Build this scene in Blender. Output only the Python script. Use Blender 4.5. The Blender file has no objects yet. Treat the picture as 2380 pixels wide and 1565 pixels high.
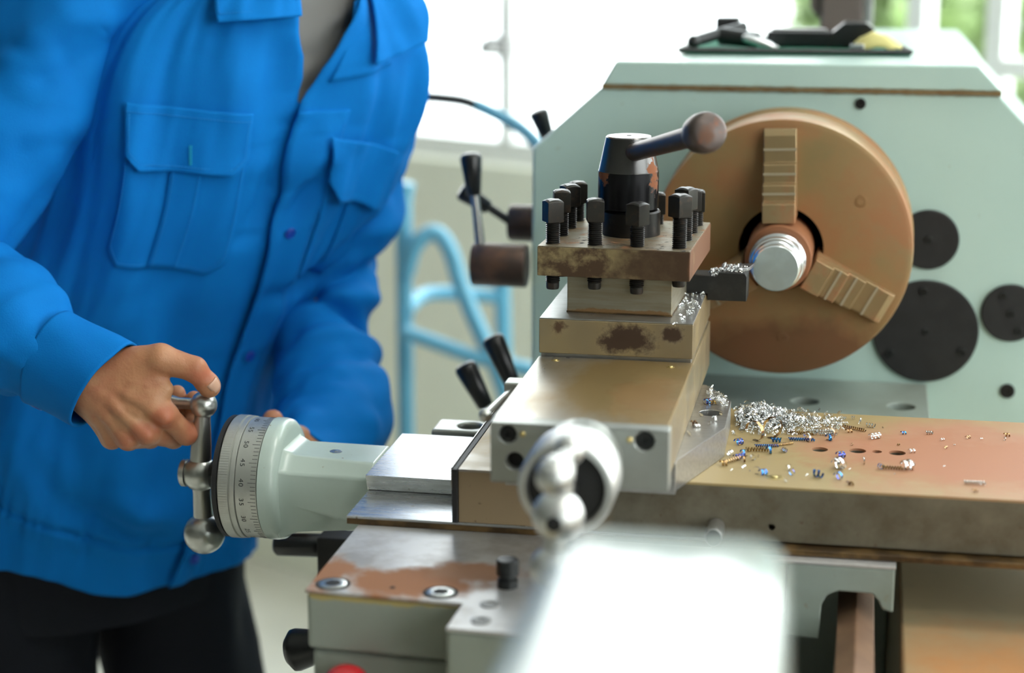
import bpy, bmesh, math, random
import numpy as np
from mathutils import Vector, Matrix, noise

random.seed(7)
C = bpy.context.scene.collection
SC = bpy.context.scene

# ------------------------------------------------------------------ camera
cam_data = bpy.data.cameras.new('camera')
cam = bpy.data.objects.new('camera', cam_data)
C.objects.link(cam)
CAM_LOC = Vector((0.0748, -1.7918, 1.4288))
YAW, PITCH = math.radians(10.67), math.radians(13.18)
cam.location = CAM_LOC
cam.rotation_euler = (math.pi / 2 - PITCH, 0.0, YAW)
cam_data.sensor_width = 36.0
cam_data.lens = 66.0
cam_data.clip_start = 0.02
cam_data.clip_end = 200.0
cam_data.dof.use_dof = True
cam_data.dof.focus_distance = 1.61
cam_data.dof.aperture_fstop = 2.8
SC.camera = cam

# ------------------------------------------------------------------ world (overcast sky)
W = bpy.data.worlds.new('overcast_sky')
SC.world = W
W.use_nodes = True
wn, wl = W.node_tree.nodes, W.node_tree.links
wn.clear()
w_out = wn.new('ShaderNodeOutputWorld')
w_bg = wn.new('ShaderNodeBackground')
w_tc = wn.new('ShaderNodeTexCoord')
w_sep = wn.new('ShaderNodeSeparateXYZ')
w_ramp = wn.new('ShaderNodeValToRGB')
w_ramp.color_ramp.elements[0].position = 0.0
w_ramp.color_ramp.elements[0].color = (0.97, 1.0, 0.98, 1)
w_ramp.color_ramp.elements[1].position = 1.0
w_ramp.color_ramp.elements[1].color = (0.80, 0.93, 1.0, 1)
wl.new(w_tc.outputs['Generated'], w_sep.inputs[0])
wl.new(w_sep.outputs['Z'], w_ramp.inputs[0])
wl.new(w_ramp.outputs[0], w_bg.inputs['Color'])
w_bg.inputs['Strength'].default_value = 4.8
wl.new(w_bg.outputs[0], w_out.inputs[0])

# ------------------------------------------------------------------ exposure
vs = SC.view_settings
vs.view_transform = 'Standard'
vs.look = 'None'
vs.gamma = 1.0
vs.use_curve_mapping = False
vs.exposure = 0.35
SC.cycles.max_bounces = 7
SC.cycles.diffuse_bounces = 4
SC.cycles.glossy_bounces = 3
SC.cycles.adaptive_threshold = 0.02

# ------------------------------------------------------------------ room frame
# the lathe runs along Y; the workshop itself stands turned to it
P0 = Vector((-0.854, 2.006, 0.0))
RU = Vector((0.889, -0.4577, 0.0)).normalized()      # along the window wall
RN = Vector((-0.4577, -0.889, 0.0)).normalized()     # from the window wall into the room
FLOOR = -0.10
CEIL = 3.3
U0, U1, N1 = -3.6, 5.2, 7.0
SILL, HEAD = 0.90, 2.85


def R(u, n, z):
    return P0 + RU * u + RN * n + Vector((0, 0, z))


# ------------------------------------------------------------------ materials
MATS = {}


def mat(name, base, rough=0.5, metal=0.0, layers=(), bump=0.0, bscale=200.0, bstretch=(1, 1, 1), coat=0.0, spec=0.5,
        sheen=0.0, aniso=None):
    """Principled material in world-space coordinates; each layer lays one more colour over the base by noise and/or a
    soft patch (patch = centre, radii)."""
    m = bpy.data.materials.new(name)
    m.use_nodes = True
    nt = m.node_tree
    N, L = nt.nodes, nt.links
    b = N['Principled BSDF']
    geo = N.new('ShaderNodeNewGeometry')
    col = None
    rgh = None

    def const(c):
        n = N.new('ShaderNodeRGB')
        n.outputs[0].default_value = (c[0], c[1], c[2], 1)
        return n.outputs[0]

    def val(x):
        n = N.new('ShaderNodeValue')
        n.outputs[0].default_value = x
        return n.outputs[0]
    col = const(base)
    rgh = val(rough)
    met = val(metal)
    for ly in layers:
        fac = None
        if 'scale' in ly:
            mp = N.new('ShaderNodeMapping')
            mp.inputs['Scale'].default_value = ly.get('stretch', (1, 1, 1))
            mp.inputs['Location'].default_value = ly.get('shift', (0, 0, 0))
            mp.inputs['Rotation'].default_value = ly.get('rot', (0, 0, 0))
            L.new(geo.outputs['Position'], mp.inputs['Vector'])
            nz = N.new('ShaderNodeTexNoise')
            nz.inputs['Scale'].default_value = ly['scale']
            nz.inputs['Detail'].default_value = ly.get('detail', 5.0)
            nz.inputs['Roughness'].default_value = ly.get('nrough', 0.6)
            nz.inputs['Distortion'].default_value = ly.get('dist', 0.0)
            L.new(mp.outputs[0], nz.inputs['Vector'])
            src = nz.outputs['Fac']
            if 'patch' in ly:
                pc, pr = ly['patch'][:2]
                sub = N.new('ShaderNodeVectorMath')
                sub.operation = 'SUBTRACT'
                sub.inputs[1].default_value = pc
                L.new(geo.outputs['Position'], sub.inputs[0])
                dv = N.new('ShaderNodeVectorMath')
                dv.operation = 'DIVIDE'
                dv.inputs[1].default_value = pr
                L.new(sub.outputs[0], dv.inputs[0])
                ln = N.new('ShaderNodeVectorMath')
                ln.operation = 'LENGTH'
                L.new(dv.outputs[0], ln.inputs[0])
                # src + (0.5 - 0.5*len)
                ma = N.new('ShaderNodeMath')
                ma.operation = 'MULTIPLY_ADD'
                ma.inputs[1].default_value = -0.55
                ma.inputs[2].default_value = 0.52
                L.new(ln.outputs['Value'], ma.inputs[0])
                ad = N.new('ShaderNodeMath')
                ad.operation = 'ADD'
                L.new(ma.outputs[0], ad.inputs[0])
                L.new(src, ad.inputs[1])
                src = ad.outputs[0]
            mr = N.new('ShaderNodeMapRange')
            mr.inputs['From Min'].default_value = ly.get('lo', 0.45)
            mr.inputs['From Max'].default_value = ly.get('hi', 0.6)
            mr.inputs['To Max'].default_value = ly.get('amt', 1.0)
            L.new(src, mr.inputs['Value'])
            fac = mr.outputs[0]
        mx = N.new('ShaderNodeMix')
        mx.data_type = 'RGBA'
        L.new(fac, mx.inputs['Factor'])
        L.new(col, mx.inputs['A'])
        L.new(const(ly['color']), mx.inputs['B'])
        col = mx.outputs['Result']
        for key, cur in (('rough', rgh), ('metal', met)):
            if key in ly:
                m2 = N.new('ShaderNodeMix')
                m2.data_type = 'FLOAT'
                L.new(fac, m2.inputs['Factor'])
                L.new(cur, m2.inputs['A'])
                m2.inputs['B'].default_value = ly[key]
                if key == 'rough':
                    rgh = m2.outputs['Result']
                else:
                    met = m2.outputs['Result']
    L.new(col, b.inputs['Base Color'])
    L.new(rgh, b.inputs['Roughness'])
    L.new(met, b.inputs['Metallic'])
    b.inputs['Specular IOR Level'].default_value = spec
    if coat:
        b.inputs['Coat Weight'].default_value = coat
        b.inputs['Coat Roughness'].default_value = 0.15
    if sheen:
        b.inputs['Sheen Weight'].default_value = sheen
        b.inputs['Sheen Roughness'].default_value = 0.6
    if bump:
        mp = N.new('ShaderNodeMapping')
        mp.inputs['Scale'].default_value = bstretch
        L.new(geo.outputs['Position'], mp.inputs['Vector'])
        nz = N.new('ShaderNodeTexNoise')
        nz.inputs['Scale'].default_value = bscale
        nz.inputs['Detail'].default_value = 3.0
        L.new(mp.outputs[0], nz.inputs['Vector'])
        bp = N.new('ShaderNodeBump')
        bp.inputs['Strength'].default_value = bump
        bp.inputs['Distance'].default_value = 0.001
        L.new(nz.outputs['Fac'], bp.inputs['Height'])
        L.new(bp.outputs[0], b.inputs['Normal'])
    MATS[name] = m
    return m


RUST = (0.30, 0.115, 0.045)
RUST_D = (0.085, 0.035, 0.014)
OIL = (0.30, 0.20, 0.075)

mat('mint_paint', (0.50, 0.67, 0.605), 0.32, layers=[
    dict(color=(0.44, 0.61, 0.55), scale=6, lo=0.4, hi=0.7, amt=0.5),
    dict(color=(0.30, 0.26, 0.15), scale=90, lo=0.70, hi=0.78, amt=0.6),
    dict(color=(0.30, 0.235, 0.10), scale=45, lo=0.55, hi=1.0, amt=0.8, detail=6, patch=((0.06, 0.13, 1.2392), (0.9, 0.3, 0.0055)))], coat=0.25)
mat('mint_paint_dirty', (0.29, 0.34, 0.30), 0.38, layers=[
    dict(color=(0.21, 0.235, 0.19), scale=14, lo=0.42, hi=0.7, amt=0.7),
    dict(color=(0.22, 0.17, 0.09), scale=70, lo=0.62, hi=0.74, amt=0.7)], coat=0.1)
mat('pale_paint', (0.55, 0.66, 0.60), 0.26, layers=[
    dict(color=(0.46, 0.50, 0.42), scale=12, lo=0.5, hi=0.7, amt=0.4),
    dict(color=(0.26, 0.15, 0.05), scale=85, lo=0.69, hi=0.74, amt=0.8)], coat=0.3)
mat('tail_paint', (0.48, 0.57, 0.545), 0.20, coat=0.4)
mat('saddle_paint', (0.30, 0.335, 0.285), 0.42, layers=[
    dict(color=(0.24, 0.26, 0.20), scale=10, lo=0.4, hi=0.7, amt=0.5),
    dict(color=(0.48, 0.36, 0.10), scale=30, lo=0.42, hi=0.6, amt=0.8,
         patch=((-0.25, -0.535, 0.927), (0.1, 0.03, 0.006)))])
mat('seam_rust', (0.20, 0.135, 0.055), 0.8, layers=[dict(color=(0.16, 0.09, 0.03), scale=40, lo=0.4, hi=0.6)])
# steel surfaces
mat('ground_steel', (0.50, 0.50, 0.49), 0.30, 0.9, layers=[
    dict(color=(0.34, 0.33, 0.31), scale=60, stretch=(1, 6, 6), lo=0.45, hi=0.7, amt=0.7, rough=0.42),
    dict(color=(0.22, 0.12, 0.05), scale=70, lo=0.66, hi=0.74, amt=0.8, rough=0.7, metal=0.2)])
mat('way_steel', (0.68, 0.70, 0.71), 0.27, 0.9, layers=[
    dict(color=(0.40, 0.40, 0.39), scale=40, stretch=(0.3, 5, 5), lo=0.45, hi=0.75, amt=0.8, rough=0.4),
    dict(color=(0.20, 0.13, 0.07), scale=120, lo=0.66, hi=0.75, amt=0.8, rough=0.8, metal=0.1)])
mat('slide_top', (0.42, 0.40, 0.35), 0.27, 0.8, layers=[
    dict(color=(0.30, 0.205, 0.085), scale=14, lo=0.30, hi=0.62, rough=0.36, metal=0.5, stretch=(1, .5, 1),
         patch=((-0.085, -0.36, 1.05), (0.075, 0.13, 0.05))),  # brown on the right side: painted reflection of chuck and headstock
    dict(color=(0.27, 0.15, 0.055), scale=20, lo=0.62, hi=0.8, amt=0.7, rough=0.5, metal=0.3,
         patch=((-0.085, -0.39, 1.05), (0.05, 0.10, 0.05)))])
mat('slide_side', (0.33, 0.265, 0.165), 0.36, 0.6, layers=[
    dict(color=(0.33, 0.245, 0.115), scale=16, lo=0.4, hi=0.65, amt=0.8, rough=0.5, metal=0.3),
    dict(color=(0.05, 0.026, 0.012), scale=75, lo=0.50, hi=0.72, rough=0.85, metal=0.0, detail=8, nrough=.7,
         patch=((-0.115, -0.271, 1.068), (0.028, 0.02, 0.016))),
    dict(color=(0.05, 0.026, 0.012), scale=90, lo=0.56, hi=0.76, rough=0.85, metal=0.0, detail=8, nrough=.7,
         patch=((-0.076, -0.271, 1.074), (0.014, 0.02, 0.009))),
    dict(color=(0.08, 0.042, 0.018), scale=110, lo=0.60, hi=0.8, rough=0.85, metal=0.0, detail=8, nrough=.7,
         patch=((-0.172, -0.271, 1.076), (0.010, 0.02, 0.008)))])
mat('cast_bracket', (0.40, 0.42, 0.39), 0.36, 0.55, layers=[
    dict(color=(0.30, 0.31, 0.28), scale=20, lo=0.4, hi=0.7, amt=0.6)])
mat('cross_top', (0.42, 0.40, 0.37), 0.36, 0.65, layers=[
    dict(color=(0.37, 0.275, 0.125), scale=10, lo=0.10, hi=0.35, rough=0.5, metal=0.12,
         patch=((0.06, -0.27, 0.981), (0.2, 0.3, 0.4))),
    dict(color=(0.42, 0.20, 0.11), scale=7, lo=0.52, hi=0.78, rough=0.62, metal=0.0,
         patch=((0.22, -0.27, 0.981), (0.19, 0.17, 0.4))),
    dict(color=(0.40, 0.15, 0.07), scale=26, lo=0.52, hi=0.75, amt=0.5, rough=0.7, metal=0.0,
         patch=((0.15, -0.28, 0.981), (0.15, 0.1, 0.4)))])
mat('cross_front', (0.20, 0.18, 0.13), 0.45, 0.45, layers=[
    dict(color=(0.10, 0.078, 0.045), scale=22, lo=0.40, hi=0.66, amt=0.9, rough=0.6, metal=0.1),
    dict(color=(0.36, 0.26, 0.15), scale=9, lo=0.3, hi=0.6, rough=0.55, metal=0.1,
         patch=((-0.19, -0.38, 0.955), (0.06, 0.05, 0.07))),
    dict(color=(0.10, 0.06, 0.03), scale=160, lo=0.64, hi=0.72, amt=0.7)])
mat('saddle_top', (0.60, 0.59, 0.58), 0.40, 0.45, layers=[
    dict(color=(0.30, 0.27, 0.24), scale=18, lo=0.45, hi=0.65, amt=0.7, rough=0.42),
    dict(color=(0.34, 0.145, 0.062), scale=24, lo=0.46, hi=0.68, rough=0.72, metal=0.05, detail=7,
         patch=((-0.240, -0.505, 0.929), (0.062, 0.036, 0.05))),
    dict(color=(0.36, 0.18, 0.095), scale=24, lo=0.46, hi=0.72, rough=0.72, metal=0.05, detail=6,
         patch=((-0.20, -0.47, 0.929), (0.035, 0.025, 0.05))),
    dict(color=(0.34, 0.15, 0.07), scale=24, lo=0.50, hi=0.7, rough=0.72, metal=0.05,
         patch=((-0.312, -0.50, 0.929), (0.02, 0.05, 0.05)))])
mat('oily_edge', (0.16, 0.095, 0.035), 0.35, 0.3, layers=[dict(color=(0.06, 0.035, 0.015), scale=50, lo=0.4, hi=0.6)])
mat('bed_way', (0.42, 0.33, 0.19), 0.45, 0.3, layers=[
    dict(color=(0.50, 0.24, 0.09), scale=7, lo=0.45, hi=0.75, rough=0.6, metal=0.1,
         patch=((0.19, -0.52, 0.88), (0.12, 0.14, 0.2))),
    dict(color=(0.30, 0.27, 0.17), scale=25, lo=0.55, hi=0.75, amt=0.5)])
mat('feed_rod', (0.27, 0.155, 0.09), 0.5, 0.25, layers=[dict(color=(0.18, 0.10, 0.06), scale=30, lo=0.4, hi=0.7)])
# tool post
mat('post_plate', (0.32, 0.245, 0.125), 0.42, 0.45, layers=[
    dict(color=(0.065, 0.034, 0.014), scale=38, lo=0.42, hi=0.56, rough=0.75, metal=0.05, detail=9, nrough=0.68),
    dict(color=(0.060, 0.031, 0.013), scale=45, lo=0.40, hi=0.72, amt=.92, rough=0.75, metal=0.05, detail=8,
         patch=((-0.08, -0.265, 1.13), (0.055, 0.02, 0.03))),
    dict(color=(0.165, 0.072, 0.032), scale=22, lo=0.30, hi=0.5, rough=0.7, metal=0.1,
         patch=((-0.058, -0.19, 1.13), (0.006, 0.09, 0.03)))])
mat('post_top', (0.27, 0.235, 0.165), 0.45, 0.5, layers=[
    dict(color=(0.20, 0.13, 0.065), scale=30, lo=0.42, hi=0.62, amt=0.9, rough=0.55),
    dict(color=(0.05, 0.045, 0.04), scale=130, lo=0.60, hi=0.68, rough=0.9, metal=0.0),
    dict(color=(0.40, 0.17, 0.07), scale=60, lo=0.6, hi=0.7, amt=.8, rough=0.8, metal=0.0)])
mat('post_base', (0.38, 0.345, 0.26), 0.36, 0.7, layers=[
    dict(color=(0.30, 0.25, 0.16), scale=50, stretch=(0.3, 0.3, 3), lo=0.42, hi=0.65, amt=0.8, rough=0.45),
    dict(color=(0.20, 0.11, 0.04), scale=40, lo=0.45, hi=0.6, rough=0.6, metal=0.2,
         patch=((-0.13, -0.245, 1.085), (0.06, 0.03, 0.004)))])
mat('black_oxide', (0.028, 0.027, 0.026), 0.36, 0.75, layers=[
    dict(color=(0.09, 0.07, 0.055), scale=80, lo=0.5, hi=0.7, amt=0.6, rough=0.5)])
mat('screw_oxide', (0.034, 0.032, 0.029), 0.36, 0.6, layers=[
    dict(color=(0.075, 0.05, 0.036), scale=160, lo=0.55, hi=0.7, amt=0.8, rough=0.6)])
mat('hub_black', (0.022, 0.022, 0.024), 0.26, 0.7, layers=[
    dict(color=(0.22, 0.075, 0.028), scale=160, lo=0.56, hi=0.66, rough=0.9, metal=0.0, detail=8,
         patch=((-0.098, -0.206, 1.193), (0.007, 0.014, 0.017))),
    dict(color=(0.22, 0.075, 0.028), scale=160, lo=0.64, hi=0.72, rough=0.9, metal=0.0, detail=8,
         patch=((-0.145, -0.21, 1.198), (0.010, 0.014, 0.012)))])
mat('hub_cone', (0.12, 0.118, 0.115), 0.26, 0.9, layers=[
    dict(color=(0.22, 0.075, 0.028), scale=160, lo=0.58, hi=0.68, rough=0.9, metal=0.0, detail=8,
         patch=((-0.100, -0.206, 1.202), (0.008, 0.014, 0.014)))])
mat('handle_rust', (0.105, 0.082, 0.074), 0.42, 0.6, layers=[
    dict(color=(0.24, 0.085, 0.04), scale=70, lo=0.60, hi=0.72, amt=.8, rough=0.85, metal=0.0),
    dict(color=(0.16, 0.070, 0.036), scale=60, lo=0.50, hi=0.75, amt=.8, rough=0.85, metal=0.0,
         patch=((-0.045, -0.345, 1.251), (0.008, 0.012, 0.013)))])
mat('tool_black', (0.014, 0.0145, 0.014), 0.42, 0.1, layers=[dict(color=(0.03, 0.03, 0.028), scale=60, lo=0.5, hi=0.7)])
mat('carbide', (0.30, 0.30, 0.31), 0.3, 0.9)
# chuck
mat('chuck_rust', (0.31, 0.20, 0.085), 0.42, 0.35, layers=[
    dict(color=(0.33, 0.155, 0.062), scale=11, lo=0.42, hi=0.62, rough=0.55, metal=0.2),
    dict(color=(0.25, 0.195, 0.085), scale=17, lo=0.52, hi=0.68, amt=0.8, rough=0.4),
    dict(color=(0.15, 0.062, 0.025), scale=9, lo=0.40, hi=0.65, amt=0.8, rough=0.6,
         patch=((0.0, 0.0, 0.985), (0.12, 0.1, 0.05)))])
mat('chuck_rim', (0.48, 0.24, 0.11), 0.40, 0.35, layers=[dict(color=(0.40, 0.27, 0.12), scale=20, lo=0.45, hi=0.65)])
mat('jaw_steel', (0.34, 0.245, 0.125), 0.36, 0.55, layers=[
    dict(color=(0.36, 0.16, 0.07), scale=28, lo=0.45, hi=0.62, rough=0.6, metal=0.2)])
mat('jaw_edge', (0.46, 0.40, 0.28), 0.45, 0.5)
mat('stock_rust', (0.27, 0.108, 0.046), 0.6, 0.2, layers=[dict(color=(0.30, 0.12, 0.05), scale=50, lo=0.45, hi=0.65)])
mat('bright_steel', (0.80, 0.82, 0.83), 0.20, 1.0, layers=[
    dict(color=(0.66, 0.68, 0.69), scale=120, stretch=(0.2, 6, 0.2), lo=0.4, hi=0.6, amt=0.6, rough=0.28)])
mat('bore_black', (0.010, 0.010, 0.010), 0.7)
mat('cover_black', (0.009, 0.009, 0.009), 0.6, layers=[dict(color=(0.016, 0.016, 0.016), scale=50, lo=0.4, hi=0.7)])
mat('black_plastic', (0.012, 0.013, 0.014), 0.28)
mat('rubber', (0.020, 0.020, 0.021), 0.55)
mat('screw_black', (0.028, 0.030, 0.030), 0.35, 0.5)
mat('blasted_chrome', (0.66, 0.67, 0.65), 0.42, 0.9)
mat('satin_chrome', (0.60, 0.61, 0.58), 0.30, 0.95, layers=[
    dict(color=(0.50, 0.50, 0.47), scale=60, lo=0.45, hi=0.7, amt=0.5, rough=0.4)])
mat('dial_satin', (0.60, 0.61, 0.57), 0.38, 0.75, layers=[
    dict(color=(0.46, 0.45, 0.40), scale=30, lo=0.5, hi=0.7, amt=0.6)])
mat('ink', (0.02, 0.025, 0.025), 0.6)
mat('brass', (0.62, 0.50, 0.22), 0.3, 0.9)
mat('red_plastic', (0.55, 0.012, 0.02), 0.2, coat=0.5)
mat('dark_casting', (0.075, 0.05, 0.04), 0.42, 0.4, layers=[dict(color=(0.16, 0.085, 0.055), scale=30, lo=0.45, hi=0.65)])
mat('lever_steel', (0.55, 0.56, 0.54), 0.25, 0.9)
mat('sump_dark', (0.02, 0.02, 0.019), 0.8)
# chips
mat('chip_silver', (0.78, 0.80, 0.80), 0.18, 1.0)
mat('chip_blue', (0.05, 0.30, 0.75), 0.20, 1.0, layers=[dict(color=(0.10, 0.10, 0.35), scale=150, lo=0.4, hi=0.6)])
mat('chip_bronze', (0.50, 0.34, 0.13), 0.22, 1.0, layers=[dict(color=(0.26, 0.15, 0.10), scale=200, lo=0.4, hi=0.6)])
# room
mat('wall_paint', (0.92, 0.92, 0.78), 0.8, layers=[dict(color=(0.88, 0.89, 0.74), scale=2, lo=0.4, hi=0.7, amt=0.6)])
mat('wall_dark', (0.13, 0.135, 0.12), 0.8)  # walls out of view, coloured dark to cut the fill light
mat('floor_concrete', (0.78, 0.75, 0.66), 0.55, layers=[dict(color=(0.68, 0.65, 0.56), scale=3, lo=0.4, hi=0.7)])
mat('ceiling_white', (0.52, 0.52, 0.50), 0.9)
mat('frame_white', (0.88, 0.89, 0.87), 0.4)
mat('yard_concrete', (0.80, 0.80, 0.77), 0.9)
mat('leaf_green', (0.36, 0.46, 0.24), 0.6, layers=[dict(color=(0.27, 0.40, 0.14), scale=4, lo=0.4, hi=0.6)])
mat('blue_tube', (0.16, 0.45, 0.62), 0.4)
mat('hose_black', (0.03, 0.03, 0.03), 0.5)
mat('brown_box', (0.115, 0.085, 0.075), 0.5)
mat('grey_metal', (0.30, 0.30, 0.29), 0.4, 0.5)
mat('green_felt', (0.02, 0.20, 0.12), 0.9)
mat('yellow_cloth', (0.62, 0.56, 0.22), 0.8)
# clothes, skin
mat('shirt_blue', (0.002, 0.178, 0.56), 0.8, layers=[
    dict(color=(0.002, 0.145, 0.48), scale=14, lo=0.4, hi=0.7, amt=0.5)], bump=0.25, bscale=700, spec=0.12)
mat('shirt_thread', (0.015, 0.235, 0.62), 0.8, spec=0.2)
mat('thread_teal', (0.02, 0.42, 0.55), 0.8, spec=0.2)
mat('button_blue', (0.010, 0.045, 0.42), 0.3)
mat('tee_grey', (0.20, 0.20, 0.19), 0.85, spec=0.2)
mat('trouser_navy', (0.010, 0.012, 0.018), 0.8, spec=0.2)
mat('skin', (0.50, 0.235, 0.120), 0.46, layers=[
    dict(color=(0.42, 0.160, 0.085), scale=38, lo=0.42, hi=0.66, amt=0.8),
    dict(color=(0.56, 0.315, 0.165), scale=26, lo=0.5, hi=0.72, amt=0.7, shift=(3, 1, 2)),
    dict(color=(0.46, 0.135, 0.070), scale=60, lo=0.35, hi=0.8, amt=0.75, patch=((-0.5165, -0.296, 0.985), (0.014, 0.02, 0.014))),
    dict(color=(0.46, 0.140, 0.075), scale=60, lo=0.35, hi=0.8, amt=0.7, patch=((-0.5350, -0.300, 0.970), (0.012, 0.02, 0.012))),
    dict(color=(0.46, 0.140, 0.075), scale=60, lo=0.35, hi=0.8, amt=0.7, patch=((-0.5550, -0.297, 0.962), (0.012, 0.02, 0.012))),
    dict(color=(0.50, 0.155, 0.085), scale=60, lo=0.35, hi=0.8, amt=0.75, patch=((-0.4900, -0.270, 1.018), (0.014, 0.02, 0.014))),
    dict(color=(0.48, 0.150, 0.080), scale=60, lo=0.35, hi=0.8, amt=0.7, patch=((-0.4985, -0.265, 0.964), (0.014, 0.02, 0.014)))],
    bump=0.3, bscale=420, spec=0.4)
MATS['skin'].node_tree.nodes['Principled BSDF'].inputs['Subsurface Weight'].default_value = 0.08
MATS['skin'].node_tree.nodes['Principled BSDF'].inputs['Subsurface Radius'].default_value = (0.01, 0.004, 0.002)
mat('nail', (0.66, 0.40, 0.28), 0.3)
mat('hair_black', (0.012, 0.010, 0.009), 0.5)
mat('shoe_black', (0.015, 0.015, 0.015), 0.45)


def glass_mat():
    m = bpy.data.materials.new('window_glass')
    m.use_nodes = True
    nt = m.node_tree
    nt.nodes.clear()
    o = nt.nodes.new('ShaderNodeOutputMaterial')
    t = nt.nodes.new('ShaderNodeBsdfTransparent')
    g = nt.nodes.new('ShaderNodeBsdfGlossy')
    g.inputs['Roughness'].default_value = 0.02
    mx = nt.nodes.new('ShaderNodeMixShader')
    mx.inputs[0].default_value = 0.05
    nt.links.new(t.outputs[0], mx.inputs[1])
    nt.links.new(g.outputs[0], mx.inputs[2])
    nt.links.new(mx.outputs[0], o.inputs[0])
    MATS['window_glass'] = m


glass_mat()


def lamp_mat():
    m = bpy.data.materials.new('lamp_diffuser')
    m.use_nodes = True
    b = m.node_tree.nodes['Principled BSDF']
    b.inputs['Base Color'].default_value = (0.9, 0.9, 0.9, 1)
    b.inputs['Emission Color'].default_value = (1.0, 0.98, 0.92, 1)
    b.inputs['Emission Strength'].default_value = 20.0
    MATS['lamp_diffuser'] = m


lamp_mat()

# ------------------------------------------------------------------ mesh helpers
ORG = {}


def root(name, loc, label, cat, group=None):
    o = bpy.data.objects.new(name, None)
    o.empty_display_size = 0.05
    C.objects.link(o)
    o.location = loc
    ORG[o.name] = Vector(loc)
    o['label'] = label
    o['category'] = cat
    if group:
        o['group'] = group
    return o


def tag(o, label, cat, group=None):
    o['label'] = label
    o['category'] = cat
    if group:
        o['group'] = group
    return o


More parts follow.
